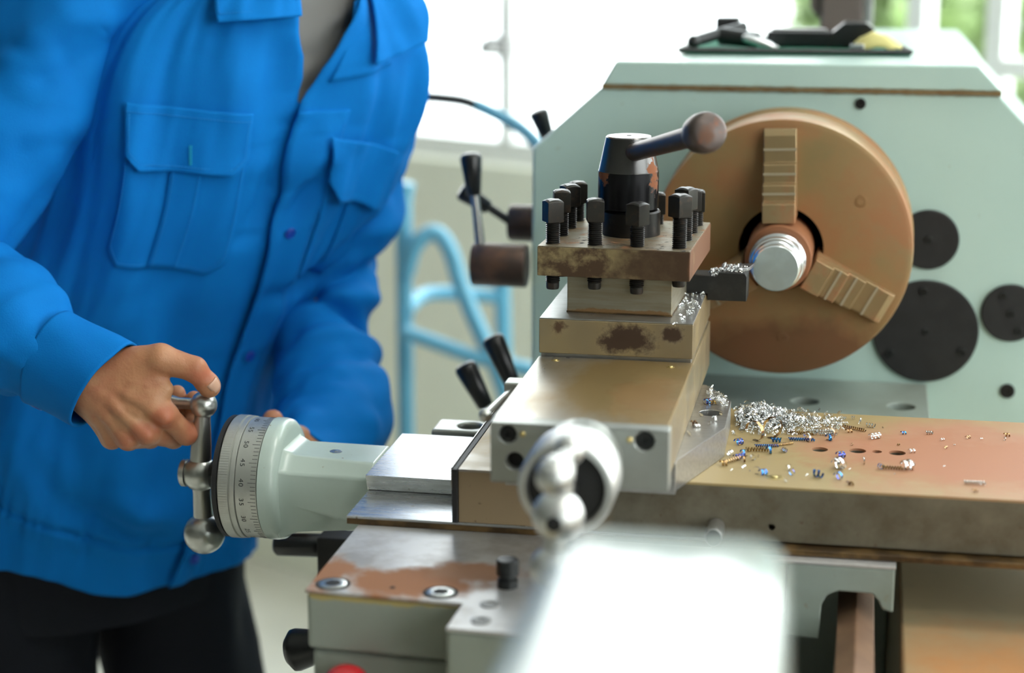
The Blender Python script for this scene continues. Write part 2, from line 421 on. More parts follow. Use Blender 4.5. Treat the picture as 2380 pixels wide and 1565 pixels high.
class MB:
    def __init__(self):
        self.v, self.f = [], []

    def add(self, verts, faces):
        k = len(self.v)
        self.v += [tuple(p) for p in verts]
        self.f += [tuple(i + k for i in fc) for fc in faces]
        return self

    def box(self, x0, x1, y0, y1, z0, z1):
        v = [(x, y, z) for x in (x0, x1) for y in (y0, y1) for z in (z0, z1)]
        return self.add(v, [(0, 1, 3, 2), (4, 6, 7, 5), (0, 4, 5, 1), (2, 3, 7, 6), (0, 2, 6, 4), (1, 5, 7, 3)])

    def obox(self, c, ax, ay, az, hx, hy, hz):
        c, ax, ay, az = Vector(c), Vector(ax).normalized(), Vector(ay).normalized(), Vector(az).normalized()
        v = [c + ax * hx * i + ay * hy * j + az * hz * k for i in (-1, 1) for j in (-1, 1) for k in (-1, 1)]
        return self.add(v, [(0, 1, 3, 2), (4, 6, 7, 5), (0, 4, 5, 1), (2, 3, 7, 6), (0, 2, 6, 4), (1, 5, 7, 3)])

    def prism(self, poly, axis, a, b):
        n = len(poly)

        def P(p, h):
            if axis == 'x':
                return (h, p[0], p[1])
            if axis == 'y':
                return (p[0], h, p[1])
            return (p[0], p[1], h)
        v = [P(p, a) for p in poly] + [P(p, b) for p in poly]
        f = [tuple(range(n)), tuple(range(2 * n - 1, n - 1, -1))]
        f += [(i, (i + 1) % n, n + (i + 1) % n, n + i) for i in range(n)]
        return self.add(v, f)

    def revolve(self, prof, origin, axis, seg=32, ref=None):
        """prof: [(radius, height along axis)]; ends are capped."""
        origin, axis = Vector(origin), Vector(axis).normalized()
        e1 = Vector(ref) if ref else (Vector((0, 0, 1)) if abs(axis.z) < 0.9 else Vector((1, 0, 0)))
        e1 = (e1 - axis * e1.dot(axis)).normalized()
        e2 = axis.cross(e1)
        v, f, rings = [], [], []
        for r, h in prof:
            if r < 1e-6:
                rings.append([len(v)])
                v.append(origin + axis * h)
            else:
                st = len(v)
                for i in range(seg):
                    a = 2 * math.pi * i / seg
                    v.append(origin + axis * h + (e1 * math.cos(a) + e2 * math.sin(a)) * r)
                rings.append(list(range(st, st + seg)))
        for A, B in zip(rings, rings[1:]):
            if len(A) == 1 and len(B) == 1:
                continue
            for i in range(seg):
                j = (i + 1) % seg
                if len(A) == 1:
                    f.append((A[0], B[i], B[j]))
                elif len(B) == 1:
                    f.append((A[i], B[0], A[j]))
                else:
                    f.append((A[i], B[i], B[j], A[j]))
        if len(rings[0]) > 1:
            f.append(tuple(rings[0]))
        if len(rings[-1]) > 1:
            f.append(tuple(reversed(rings[-1])))
        return self.add(v, f)

    def cyl(self, a, b, r, seg=24, r2=None):
        a, b = Vector(a), Vector(b)
        d = b - a
        return self.revolve([(r, 0), (r if r2 is None else r2, d.length)], a, d, seg)

    def ball(self, c, r, seg=32, rings=16, axis=(0, 0, 1), squash=1.0):
        pr = [(r * math.sin(math.pi * i / rings), -r * squash * math.cos(math.pi * i / rings)) for i in range(rings + 1)]
        pr[0] = (0, pr[0][1])
        pr[-1] = (0, pr[-1][1])
        return self.revolve(pr, c, axis, seg)

    def tube(self, path, rad, seg=12, smooth=0):
        P = [Vector(p) for p in path]
        rr = list(rad) if hasattr(rad, '__len__') else [rad] * len(P)
        if smooth:
            P, rr = spline(P, rr, smooth)
        n = len(P)
        t0 = (P[1] - P[0]).normalized()
        e = Vector((0, 0, 1)) if abs(t0.z) < 0.9 else Vector((1, 0, 0))
        e = (e - t0 * e.dot(t0)).normalized()
        v, f = [], []
        for i in range(n):
            t = (P[min(i + 1, n - 1)] - P[max(i - 1, 0)]).normalized()
            e = (e - t * e.dot(t)).normalized()
            g = t.cross(e)
            for k in range(seg):
                a = 2 * math.pi * k / seg
                v.append(P[i] + (e * math.cos(a) + g * math.sin(a)) * rr[i])
        for i in range(n - 1):
            for k in range(seg):
                k2 = (k + 1) % seg
                f.append((i * seg + k, i * seg + k2, (i + 1) * seg + k2, (i + 1) * seg + k))
        f.append(tuple(range(seg - 1, -1, -1)))
        f.append(tuple(range((n - 1) * seg, n * seg)))
        return self.add(v, f)

    def build(self, name, material, parent=None, bevel=0.0, seg=2, sharp=32, flat=False, fix=True, loc=None):
        me = bpy.data.meshes.new(name)
        if parent is not None:
            org = ORG[parent.name]
        elif loc is not None:
            org = Vector(loc)
        else:
            a = np.array(self.v)
            org = Vector(((a[:, 0].min() + a[:, 0].max()) / 2, (a[:, 1].min() + a[:, 1].max()) / 2, a[:, 2].min()))
        ox, oy, oz = org
        me.from_pydata([(x - ox, y - oy, z - oz) for x, y, z in self.v], [], self.f)
        if fix:
            bm = bmesh.new()
            bm.from_mesh(me)
            bmesh.ops.recalc_face_normals(bm, faces=bm.faces)
            bm.to_mesh(me)
            bm.free()
        me.materials.append(MATS[material])
        o = bpy.data.objects.new(name, me)
        C.objects.link(o)
        ORG[o.name] = org
        if parent is not None:
            o.parent = parent
        else:
            o.location = org
        if not flat:
            me.shade_smooth()
            me.set_sharp_from_angle(angle=math.radians(sharp))
        if bevel:
            bv = o.modifiers.new('bevel', 'BEVEL')
            bv.width = bevel
            bv.segments = seg
            bv.limit_method = 'ANGLE'
            bv.angle_limit = math.radians(35)
            bv.harden_normals = True
        return o


def spline(P, rr, sub):
    P = [Vector(p) for p in P]
    out, ro = [], []
    n = len(P)
    for i in range(n - 1):
        p0, p1, p2, p3 = P[max(i - 1, 0)], P[i], P[i + 1], P[min(i + 2, n - 1)]
        for k in range(sub):
            t = k / sub
            q = 0.5 * ((2 * p1) + (p2 - p0) * t + (2 * p0 - 5 * p1 + 4 * p2 - p3) * t * t + (3 * p1 - p0 - 3 * p2 + p3) * t ** 3)
            out.append(q)
            ro.append(rr[i] + (rr[i + 1] - rr[i]) * (3 * t * t - 2 * t ** 3))
    out.append(P[-1])
    ro.append(rr[-1])
    return out, ro


def carve(o, cutters):
    """cut holes (MB shapes in world coordinates) out of a mesh object"""
    org = ORG[o.name]
    objs = []
    saved = [(m.name, m.width, m.segments) for m in o.modifiers if m.type == 'BEVEL']
    o.modifiers.clear()
    for mb in cutters:
        me = bpy.data.meshes.new('cut')
        me.from_pydata([(x - org.x, y - org.y, z - org.z) for x, y, z in mb.v], [], mb.f)
        bm = bmesh.new()
        bm.from_mesh(me)
        bmesh.ops.recalc_face_normals(bm, faces=bm.faces)
        bm.to_mesh(me)
        bm.free()
        c = bpy.data.objects.new('cut', me)
        C.objects.link(c)
        c.location = org
        objs.append(c)
        md = o.modifiers.new('cut', 'BOOLEAN')
        md.operation = 'DIFFERENCE'
        md.solver = 'EXACT'
        md.object = c
    bpy.context.view_layer.update()
    ev = o.evaluated_get(bpy.context.evaluated_depsgraph_get())
    nm = bpy.data.meshes.new_from_object(ev)
    o.modifiers.clear()
    o.data = nm
    for c in objs:
        me = c.data
        bpy.data.objects.remove(c)
        bpy.data.meshes.remove(me)
    nm.shade_smooth()
    nm.set_sharp_from_angle(angle=math.radians(32))
    for nme, wd, sg in saved:
        bv = o.modifiers.new('bevel', 'BEVEL')
        bv.width, bv.segments = wd, sg
        bv.limit_method = 'ANGLE'
        bv.angle_limit = math.radians(35)
        bv.harden_normals = True
    return o


def socket_screw(parent, c, axis, r, name='cap_screw', material='screw_black', h=0.004, depth=0.0025):
    """round head with a hexagonal recess; c is the centre of the head's foot"""
    c, axis = Vector(c), Vector(axis).normalized()
    e1 = Vector((0, 0, 1)) if abs(axis.z) < 0.9 else Vector((1, 0, 0))
    e1 = (e1 - axis * e1.dot(axis)).normalized()
    e2 = axis.cross(e1)
    seg = 24
    m = MB()
    v, f = [], []

    def ring(rad, hh, hexa=False):
        st = len(v)
        for i in range(seg):
            a = 2 * math.pi * i / seg
            q = rad
            if hexa:
                q = rad * math.cos(math.pi / 6) / math.cos((a % (math.pi / 3)) - math.pi / 6)
            v.append(c + axis * hh + (e1 * math.cos(a) + e2 * math.sin(a)) * q)
        return list(range(st, st + seg))
    rs = [ring(r, 0), ring(r, h * 0.85), ring(r * 0.93, h), ring(r * 0.56, h, True), ring(r * 0.54, h - depth, True)]
    for A, B in zip(rs, rs[1:]):
        for i in range(seg):
            j = (i + 1) % seg
            f.append((A[i], A[j], B[j], B[i]))
    f.append(tuple(rs[-1]))
    f.append(tuple(reversed(rs[0])))
    m.add(v, f)
    return m.build(name, material, parent, sharp=28)
# ================================================================== the room
def structure(o):
    o['kind'] = 'structure'
    return o


def rbox(mb, u0, u1, n0, n1, z0, z1):
    v = [R(u, n, z) for u in (u0, u1) for n in (n0, n1) for z in (z0, z1)]
    return mb.add(v, [(0, 1, 3, 2), (4, 6, 7, 5), (0, 4, 5, 1), (2, 3, 7, 6), (0, 2, 6, 4), (1, 5, 7, 3)])


structure(rbox(MB(), U0 - 0.3, U1 + 0.3, -0.3, N1 + 0.3, FLOOR - 0.1, FLOOR).build('floor', 'floor_concrete', flat=True))
structure(rbox(MB(), U0 - 0.3, U1 + 0.3, -0.3, N1 + 0.3, CEIL, CEIL + 0.1).build('ceiling', 'ceiling_white', flat=True))


def wall(name, material, length_axis, fixed, a0, a1, o0, o1):
    """wall with one long window opening o0..o1 between sill and head"""
    m = MB()

    def seg(p, q, z0, z1):
        if length_axis == 'u':
            rbox(m, p, q, fixed[0], fixed[1], z0, z1)
        else:
            rbox(m, fixed[0], fixed[1], p, q, z0, z1)
    seg(a0, a1, FLOOR, SILL)
    seg(a0, a1, HEAD, CEIL)
    seg(a0, o0, SILL, HEAD)
    seg(o1, a1, SILL, HEAD)
    return structure(m.build(name, material, flat=True))


wall('wall_back', 'wall_paint', 'u', (-0.2, 0.0), U0, U1, -3.3, 4.9)
wall('wall_right', 'wall_dark', 'n', (U1, U1 + 0.2), -0.2, N1 + 0.2, 0.25, 3.6)
structure(rbox(MB(), U0, U1, N1, N1 + 0.2, FLOOR, CEIL).build('wall_front', 'wall_dark', flat=True))
structure(rbox(MB(), U0 - 0.2, U0, -0.2, N1 + 0.2, FLOOR, CEIL).build('wall_left', 'wall_dark', flat=True))


def window(name, axis, fixed, o0, o1, mull, transom):
    """frame (parent mesh) > mullions, transoms, panes"""
    lo, hi = min(fixed), max(fixed)
    mid = (lo + hi) / 2

    def bx(m, p, q, z0, z1, w=0.0):
        if axis == 'u':
            return rbox(m, p, q, lo - w, hi + w, z0, z1)
        return rbox(m, lo - w, hi + w, p, q, z0, z1)
    t = 0.045
    m = MB()
    bx(m, o0, o0 + t, SILL, HEAD)
    bx(m, o1 - t, o1, SILL, HEAD)
    bx(m, o0 + t, o1 - t, SILL, SILL + t)
    bx(m, o0 + t, o1 - t, HEAD - t, HEAD)
    fr = structure(m.build(name, 'frame_white', flat=True))
    xs = [o0 + t] + list(mull) + [o1 - t]
    for x in mull:
        bx(MB(), x - 0.016, x + 0.016, SILL + t, HEAD - t).build('mullion', 'frame_white', fr, flat=True)
    zz = [SILL + t, HEAD - t]
    for x0, x1 in zip(xs, xs[1:]):
        p, q = x0 + (0.016 if x0 in mull else 0), x1 - (0.016 if x1 in mull else 0)
        has = (x0, x1) in transom or transom == 'all'
        if has:
            bx(MB(), p, q, 1.135, 1.165).build('transom', 'frame_white', fr, flat=True)
        m = MB()
        c = 0.004
        if axis == 'u':
            rbox(m, p, q, mid - c, mid + c, zz[0], zz[1])
        else:
            rbox(m, mid - c, mid + c, p, q, zz[0], zz[1])
        pn = m.build('pane', 'window_glass', fr, flat=True)
    return fr


MUL = [-2.4, -1.5, -0.66, 0.217, 1.109, 1.255, 2.15, 3.05, 3.95]
w1 = window('window_1', 'u', (-0.09, -0.04), -3.3, 4.9, MUL, [(1.255, 2.15), (2.15, 3.05), (3.05, 3.95)])
lt = MB()
rbox(lt, 0.186, 0.248, -0.04, -0.005, 1.118, 1.158)
rbox(lt, 0.20, 0.235, -0.005, 0.03, 1.125, 1.15)
lt.build('latch', 'grey_metal', w1, bevel=0.004)
window('window_2', 'n', (U1 + 0.06, U1 + 0.11), 0.25, 3.6, [1.1, 1.93, 2.77], [])

# ceiling lamps (out of view, they light the shop)
for k, (u, n, what) in enumerate([(2.6, 1.2, 'over the lathe, nearest the window wall'),
                                  (3.9, 2.4, 'at the right beside the side windows')]):
    r = root('ceiling_lamp', R(u, n, CEIL - 0.09), 'long fluorescent ceiling lamp ' + what, 'lamp', 'ceiling lamps')
    hd = MB()
    rbox(hd, u - 0.65, u + 0.65, n - 0.10, n + 0.10, CEIL - 0.05, CEIL)
    hd.build('housing', 'frame_white', r, bevel=0.004)
    df = MB()
    rbox(df, u - 0.62, u + 0.62, n - 0.08, n + 0.08, CEIL - 0.09, CEIL - 0.05)
    df.build('diffuser', 'lamp_diffuser', r, bevel=0.004)

# yard and greenery beyond the window
yd = MB()
rbox(yd, -40, 40, -40, 40, FLOOR - 0.35, FLOOR - 0.25)
structure(yd.build('ground_yard', 'yard_concrete', flat=True))


def shrub(u, n, rx, hz, nleaf, label, seed):
    rs = random.Random(seed)
    base = R(u, n, FLOOR - 0.25)
    r = root('shrub', base, label, 'shrub', 'shrubs outside the window')
    tr = MB()
    for k in range(5):
        a = rs.random() * 6.28
        tr.tube([base + Vector((math.cos(a) * .03, math.sin(a) * .03, 0)),
                 base + Vector((math.cos(a) * rx * .3, math.sin(a) * rx * .3, hz * .45)),
                 base + Vector((math.cos(a + .4) * rx * .6, math.sin(a + .4) * rx * .6, hz * .8))], [.02, .014, .006], 6)
    tr.build('stem', 'brown_box', r)
    m = MB()
    for k in range(nleaf):
        while True:
            x, y, z = rs.uniform(-1, 1), rs.uniform(-1, 1), rs.uniform(-1, 1)
            if .15 < x * x + y * y + z * z < 1:
                break
        c = base + Vector((x * rx, y * rx, hz * .55 + z * hz * .47))
        d = Vector((rs.uniform(-1, 1), rs.uniform(-1, 1), rs.uniform(-.6, .6))).normalized()
        e = d.cross(Vector((rs.uniform(-1, 1), rs.uniform(-1, 1), 1))).normalized()
        s = rs.uniform(.06, .11)
        m.add([c - d * s, c + e * s * .45, c + d * s, c - e * s * .45], [(0, 1, 2, 3)])
    f = m.build('foliage', 'leaf_green', r, flat=True, fix=False)
    f['kind'] = 'stuff'
    return r


shrub(0.10, -2.0, .33, 2.6, 2600, 'pale green leafy shrub outside the window, left of two', 3)
shrub(0.52, -2.7, .36, 2.8, 2600, 'bright green leafy shrub outside the window right of two', 4)
# ================================================================== the lathe
V = Vector
# ---------------- bed
bed = root('lathe_bed', (0.0, -0.7, FLOOR), 'long lathe bed with oil-browned flat way along the right', 'lathe bed')
MB().box(0.118, 0.27, -1.55, 0.128, 0.55, 0.88).build('way', 'bed_way', bed, bevel=0.003)
MB().box(-0.255, -0.12, -1.55, -0.60, 0.55, 0.865).build('way', 'bed_way', bed, bevel=0.003)
MB().box(-0.118, 0.116, -1.5, 0.128, 0.52, 0.60).build('chip_tray', 'sump_dark', bed, bevel=0.002)
for yy in (-1.52, -0.72, -0.02):
    MB().box(-0.118, 0.116, yy, yy + 0.04, 0.602, 0.80).build('cross_rib', 'saddle_paint', bed, bevel=0.003)
for y0, y1 in ((-1.5, -1.0), (-0.1, 0.75)):
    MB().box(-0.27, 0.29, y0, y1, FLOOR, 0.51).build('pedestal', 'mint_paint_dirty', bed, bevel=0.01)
# bridge under the chuck, with two bolt holes in its top
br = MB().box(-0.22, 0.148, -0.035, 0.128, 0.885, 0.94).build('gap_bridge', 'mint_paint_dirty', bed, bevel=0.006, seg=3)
carve(br, [MB().cyl((0.027, 0.036, 0.92), (0.027, 0.036, 0.96), 0.0135, 24),
           MB().cyl((0.121, 0.034, 0.92), (0.121, 0.034, 0.96), 0.0135, 24)])
for x, y in ((0.027, 0.036), (0.121, 0.034)):
    socket_screw(bed, (x, y, 0.921), (0, 0, 1), 0.0105)

# ---------------- feed rod
frod = root('feed_rod', (0.0835, -0.55, 0.84), 'brown hexagonal feed rod running out from under the carriage arch', 'feed rod')
m = MB().revolve([(0.0165, 0), (0.0165, 1.25)], (0.0835, -1.45, 0.872), (0, 1, 0), 6)
m.build('rod', 'feed_rod', frod, bevel=0.0012, sharp=20)
MB().revolve([(0.012, 0), (0.019, 0.002), (0.019, 0.028), (0.012, 0.03)], (0.0835, -1.485, 0.872), (0, 1, 0), 24).build('end_collar', 'dark_casting', frod)

# ---------------- headstock
hs = root('lathe_headstock', (0.0, 0.35, 0.52), 'mint green lathe headstock with sloping lid and black round covers', 'headstock')
YH = 0.13
prof = [(-0.268, 0.52), (-0.266, 1.1735), (-0.1935, 1.2385), (0.2046, 1.2385), (0.29, 1.150), (0.30, 1.12), (0.30, 0.52)]
body = MB().prism(prof, 'y', YH, 0.70).build('housing', 'mint_paint', hs, bevel=0.004, seg=3)
lidp = [(-0.1905, 1.2405), (-0.1775, 1.2655), (0.1825, 1.2665), (0.2060, 1.2405)]
lid = MB().prism([(-0.1935, 1.2405), (-0.1788, 1.2655), (0.1825, 1.2665), (0.2075, 1.2405)], 'y', YH - 0.002, 0.66).build(
    'lid', 'mint_paint', hs, bevel=0.003, seg=3)
sm = MB()
rs = random.Random(2)
xs = np.linspace(-0.193, 0.2055, 70)
top = [(x, 1.2405 + rs.uniform(0.0001, 0.0012)) for x in xs]
bot = [(x, 1.2380 - rs.uniform(0.0001, 0.0011)) for x in xs[::-1]]
sm.prism(top + bot, 'y', YH - 0.0028, YH + 0.02)
sm.build('seam', 'seam_rust', hs, flat=True)


def cover(cx, cz, r, screws):
    o = MB().revolve([(r, 0), (r, 0.0035), (r - 0.0012, 0.005), (0.0, 0.005)], (cx, YH + 0.0005, cz), (0, -1, 0), 64).build('cover', 'cover_black', hs)
    for a, d, q in screws:
        p = (cx + d * math.cos(math.radians(a)), YH - 0.0046, cz + d * math.sin(math.radians(a)))
        socket_screw(o, p, (0, -1, 0), q, 'cover_screw', 'screw_black', 0.0018, 0.0012)
    return o


cover(0.1425, 1.0907, 0.0305, [(0, 0, 0.0042)])
cover(0.1440, 0.9955, 0.0532, [(95, 0.042, 0.0045), (-28, 0.042, 0.0045), (215, 0.042, 0.0045), (0, 0, 0.003)])
cover(0.2275, 1.0180, 0.0295, [(0, 0, 0.0042), (115, 0.020, 0.004), (-65, 0.020, 0.004)])
socket_screw(hs, (0.069, YH + .0005, 1.2267), (0, -1, 0), 0.0055, 'lid_screw', 'screw_black', 0.003, 0.002)
socket_screw(hs, (0.2290, YH + .0005, 0.9360), (0, -1, 0), 0.0075, 'face_screw', 'screw_black', 0.003, 0.002)
MB().revolve([(0.088, 0), (0.088, 0.018), (0.105, 0.020), (0.105, 0.032)], (0, YH + 0.0, 1.1), (0, -1, 0), 64).build('spindle_flange', 'ground_steel', hs)
MB().revolve([(0.030, 0), (0.030, 0.008), (0.026, 0.010), (0.0, 0.010)], (-0.266, 0.36, 1.02), (-1, 0, 0), 32).build('side_boss', 'mint_paint', hs)

# ---------------- chuck
ck = root('lathe_chuck', (0, 0.04, 0.975), 'rust-brown three-jaw chuck gripping the round stock', 'chuck')
bodyc = MB().revolve([(0.0405, 0.050), (0.0405, 0.0), (0.119, 0.0), (0.1235, 0.0018), (0.125, 0.006), (0.125, 0.062),
                      (0.1235, 0.064), (0.1235, 0.068), (0.1262, 0.070), (0.1262, 0.090), (0.1235, 0.094), (0.06, 0.0945)],
                     (0, 0, 1.1), (0, 1, 0), 96)
bodyc.f = bodyc.f[:-2]
n_ = len(bodyc.v)
bodyc.f.append(tuple(range(n_ - 96, n_)))
bodyc.f.append(tuple(range(95, -1, -1)))
b_ = bodyc.build('body', 'chuck_rust', ck, sharp=25)
MB().revolve([(0.0404, 0.030), (0.0, 0.030), (0.0, 0.049), (0.0404, 0.049)], (0, 0, 1.1), (0, 1, 0), 48).build('bore', 'bore_black', ck)
for a in (153, 33, 273):
    ca, sa = math.cos(math.radians(a)), math.sin(math.radians(a))
    socket_screw(ck, (0.088 * ca, 0.0004, 1.1 + 0.088 * sa), (0, -1, 0), 0.0058, 'bolt', 'chuck_rust', 0.0008, 0.0007)
for a in (92, -28, 212):
    ca, sa = math.cos(math.radians(a)), math.sin(math.radians(a))
    # stepped jaw: profile along the radius (r, height in front of the face)
    st = [(0.0315, 0.030), (0.0315, -0.046), (0.050, -0.046), (0.051, -0.034), (0.066, -0.034), (0.067, -0.022),
          (0.084, -0.022), (0.085, -0.012), (0.110, -0.012), (0.116, -0.008), (0.116, 0.030)]
    er, et = V((ca, 0, sa)), V((-sa, 0, ca))
    v = []
    for s in (-1, 1):
        for r_, h in st:
            v.append(V((0, h, 1.1)) + er * r_ + et * (s * 0.0155))
    n = len(st)
    f = [tuple(range(n)), tuple(range(2 * n - 1, n - 1, -1))] + [(i, (i + 1) % n, n + (i + 1) % n, n + i) for i in range(n)]
    jw = MB().add(v, f).build('jaw', 'jaw_steel', ck, bevel=0.0012)
    for r_, h in ((0.058, -0.034), (0.075, -0.022), (0.097, -0.012)):
        p = V((0, h, 1.1)) + er * r_
        MB().obox(p + V((0, -0.0004, 0)), er, et, (0, 1, 0), 0.0012, 0.0155, 0.0006).build('step_edge', 'jaw_edge', jw, flat=True)

# ---------------- workpiece
wp = root('round_workpiece', (0, -0.05, 1.069), 'freshly turned bright steel bar with rusty unturned shoulder in the chuck', 'workpiece')
MB().revolve([(0.0312, 0.028), (0.0312, -0.050), (0.030, -0.052), (0.0, -0.052)], (0, 0, 1.1), (0, 1, 0), 64).build('raw_shoulder', 'stock_rust', wp)
MB().revolve([(0.0262, -0.050), (0.0262, -0.066), (0.0246, -0.067), (0.0246, -0.081), (0.0236, -0.082), (0.0232, -0.0835), (0.0220, -0.084),
              (0.0212, -0.085), (0.0212, -0.101), (0.0202, -0.1025), (0.0, -0.1025)], (0, 0, 1.1), (0, 1, 0), 96).build('turned_end', 'bright_steel', wp, sharp=20)
# ---------------- saddle (carriage)
sd = root('lathe_saddle', (-0.2, -0.4, 0.55), 'grey painted lathe saddle with rust-stained ground steel top', 'lathe carriage')
stop = [(-0.319, -0.10), (-0.319, -0.531), (-0.1985, -0.5365), (-0.2000, -0.585), (-0.03, -0.592), (-0.03, -0.401), (0.112, -0.401), (0.112, -0.10)]
pl = MB().prism(stop, 'z', 0.9262, 0.9290).build('top_plate', 'saddle_top', sd, bevel=0.0008)
blk = MB().prism([(-0.3185, -0.105), (-0.3185, -0.530), (-0.1992, -0.5355), (-0.2007, -0.584), (-0.0305, -0.591), (-0.0305, -0.40),
                  (0.0295, -0.40), (0.0295, -0.105)], 'z', 0.8815, 0.9262).build('casting', 'saddle_paint', sd, bevel=0.004, seg=3)
MB().prism([(-0.316, -0.11), (-0.316, -0.526), (-0.2035, -0.531), (-0.2045, -0.580), (-0.118, -0.586), (-0.118, -0.11)], 'z', 0.62, 0.8800).build(
    'apron', 'saddle_paint', sd, bevel=0.004, seg=3)
# right wing with the arch over the feed rod
arch = [(0.030, 0.9262), (0.030, 0.866), (0.0555, 0.865), (0.0570, 0.894), (0.0610, 0.902), (0.0700, 0.9060), (0.0950, 0.9055), (0.1000, 0.900),
        (0.1030, 0.893), (0.1115, 0.891), (0.1115, 0.9262)]
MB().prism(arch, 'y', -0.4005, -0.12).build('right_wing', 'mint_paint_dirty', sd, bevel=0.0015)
MB().box(-0.03, 0.30, -0.392, -0.12, 0.9295, 0.9345).build('wiper_strip', 'oily_edge', sd, bevel=0.001)
# cross way: flat and dovetail, end proud of the slide
MB().box(-0.329, -0.031, -0.3800, -0.16, 0.9300, 0.9358).build('cross_way', 'way_steel', sd, bevel=0.0006)
MB().box(-0.3286, -0.031, -0.3812, -0.3795, 0.9292, 0.9338).build('way_edge', 'oily_edge', sd, bevel=0.0004)
dv = [(-0.3165, 0.9507), (-0.3105, 0.9360), (-0.1925, 0.9360), (-0.1865, 0.9507)]
MB().prism(dv, 'x', -0.3300, -0.2402).build('dovetail', 'way_steel', sd, bevel=0.0005)
bk = MB().box(-0.305, -0.2405, -0.178, -0.140, 0.9359, 0.9535).build('rear_lug', 'cast_bracket', sd, bevel=0.003)
carve(bk, [MB().cyl((-0.272, -0.159, 0.940), (-0.272, -0.159, 0.97), 0.0105, 24)])
socket_screw(sd, (-0.272, -0.159, 0.9405), (0, 0, 1), 0.0085)
for x, y, r_ in ((-0.3015, -0.5165, 0.0105), (-0.2185, -0.5190, 0.0105)):
    MB().revolve([(r_, 0), (r_, 0.0006), (r_ * 0.93, 0.0010), (r_ * 0.56, 0.0010), (r_ * 0.54, 0.0002), (r_ * 0.54, -0.001), (0, -0.001)],
                 (x, y, 0.9290), (0, 0, 1), 36).build('bushing', 'satin_chrome', sd)
    MB().revolve([(r_ * 0.60, 0), (r_ * 0.60, 0.0011), (0, 0.0011)], (x, y, 0.9291), (0, 0, 1), 6).build('socket', 'bore_black', sd)
    MB().revolve([(r_ * 1.25, 0), (r_ * 1.25, 0.0004), (r_ * 1.0, 0.0003), (r_ * 1.0, 0)], (x, y, 0.9290), (0, 0, 1), 36).build('rim', 'bore_black', sd)
MB().revolve([(0.0022, 0), (0.0018, 0.0005), (0, 0.0005)], (-0.256, -0.5155, 0.929), (0, 0, 1), 16).build('oil_hole', 'bore_black', sd)
for y in (-0.536, -0.568):
    socket_screw(sd, (-0.178, y, 0.9288), (0, 0, 1), 0.0072, 'cap_screw', 'grey_metal', 0.0012, 0.0009)
o = MB().revolve([(0.0078, 0), (0.0078, 0.006), (0.0062, 0.007), (0.0062, 0.009), (0.0085, 0.010), (0.0085, 0.020), (0.0075, 0.0215), (0, 0.0215)],
                 (-0.1725, -0.497, 0.929), (0, 0, 1), 28).build('lock_bolt', 'screw_black', sd)

# ---------------- cross slide
cs = root('cross_slide', (0.05, -0.27, 0.936), 'long flat cross slide, rusty orange on top, strewn with metal chips', 'cross slide')
top = MB().box(-0.235, 0.42, -0.380, -0.155, 0.9790, 0.9810).build('top_face', 'cross_top', cs, bevel=0.0006)
cbod = MB().box(-0.235, 0.42, -0.380, -0.155, 0.9362, 0.9790).build('body', 'cross_front', cs, bevel=0.0006)
HO = [(0.0487, -0.2704, 0.0068), (0.0797, -0.2684, 0.0070), (0.0955, -0.2679, 0.0042), (0.1119, -0.2686, 0.0070)]
cut = [MB().cyl((x, y, 0.972), (x, y, 0.99), r_, 28) for x, y, r_ in HO]
carve(top, cut)
carve(cbod, cut + [MB().cyl((0.0157, -0.390, 0.9477), (0.0157, -0.370, 0.9477), 0.0028, 16)])
for x, y, r_ in HO:
    socket_screw(cs, (x, y, 0.9722), (0, 0, 1), r_ * 0.82, 'cap_screw', 'screw_black', 0.0050, 0.003)
MB().revolve([(0.0028, 0), (0.0028, 0.0005), (0.002, 0.0014), (0, 0.0018)], (0.0157, -0.3553, 0.981), (0, 0, 1), 20).build('oil_nipple', 'brass', cs)
MB().revolve([(0.0066, 0), (0.0066, 0.0002), (0.0034, 0.0003), (0.0034, 0)], (0.0157, -0.3553, 0.981), (0, 0, 1), 24).build('nipple_seat', 'brass', cs)
MB().cyl((-0.0273, -0.381, 0.9464), (-0.0273, -0.408, 0.9464), 0.0068, 28).build('stop_pin', 'ground_steel', cs, bevel=0.0008)
MB().cyl((-0.0273, -0.4075, 0.9464), (-0.0273, -0.4085, 0.9464), 0.0060, 28).build('pin_end', 'screw_black', cs)
wm = MB().box(-0.2400, -0.2352, -0.3835, -0.155, 0.9362, 0.9815)
wm.build('wiper', 'rubber', cs, bevel=0.0008)
MB().box(-0.2412, -0.2400, -0.381, -0.16, 0.966, 0.9822).build('wiper_plate', 'ground_steel', cs, bevel=0.0003)

# ---------------- compound rest
cr = root('compound_rest', (-0.12, -0.3, 0.981), 'stained steel compound slide under the tool post, with front bracket', 'compound slide')
plate = [(-0.190, -0.415), (-0.0570, -0.4150), (-0.0570, -0.404), (-0.0278, -0.3075), (-0.0290, -0.2217), (-0.0545, -0.1712), (-0.190, -0.165)]
sw = MB().prism(plate, 'z', 0.9812, 1.0060).build('swivel_base', 'ground_steel', cr, bevel=0.0012)
carve(sw, [MB().cyl((-0.0429, -0.2636, 0.99), (-0.0429, -0.2636, 1.02), 0.0098, 28)])
socket_screw(cr, (-0.0429, -0.2636, 0.9905), (0, 0, 1), 0.0080, 'cap_screw', 'screw_black', 0.009, 0.004)
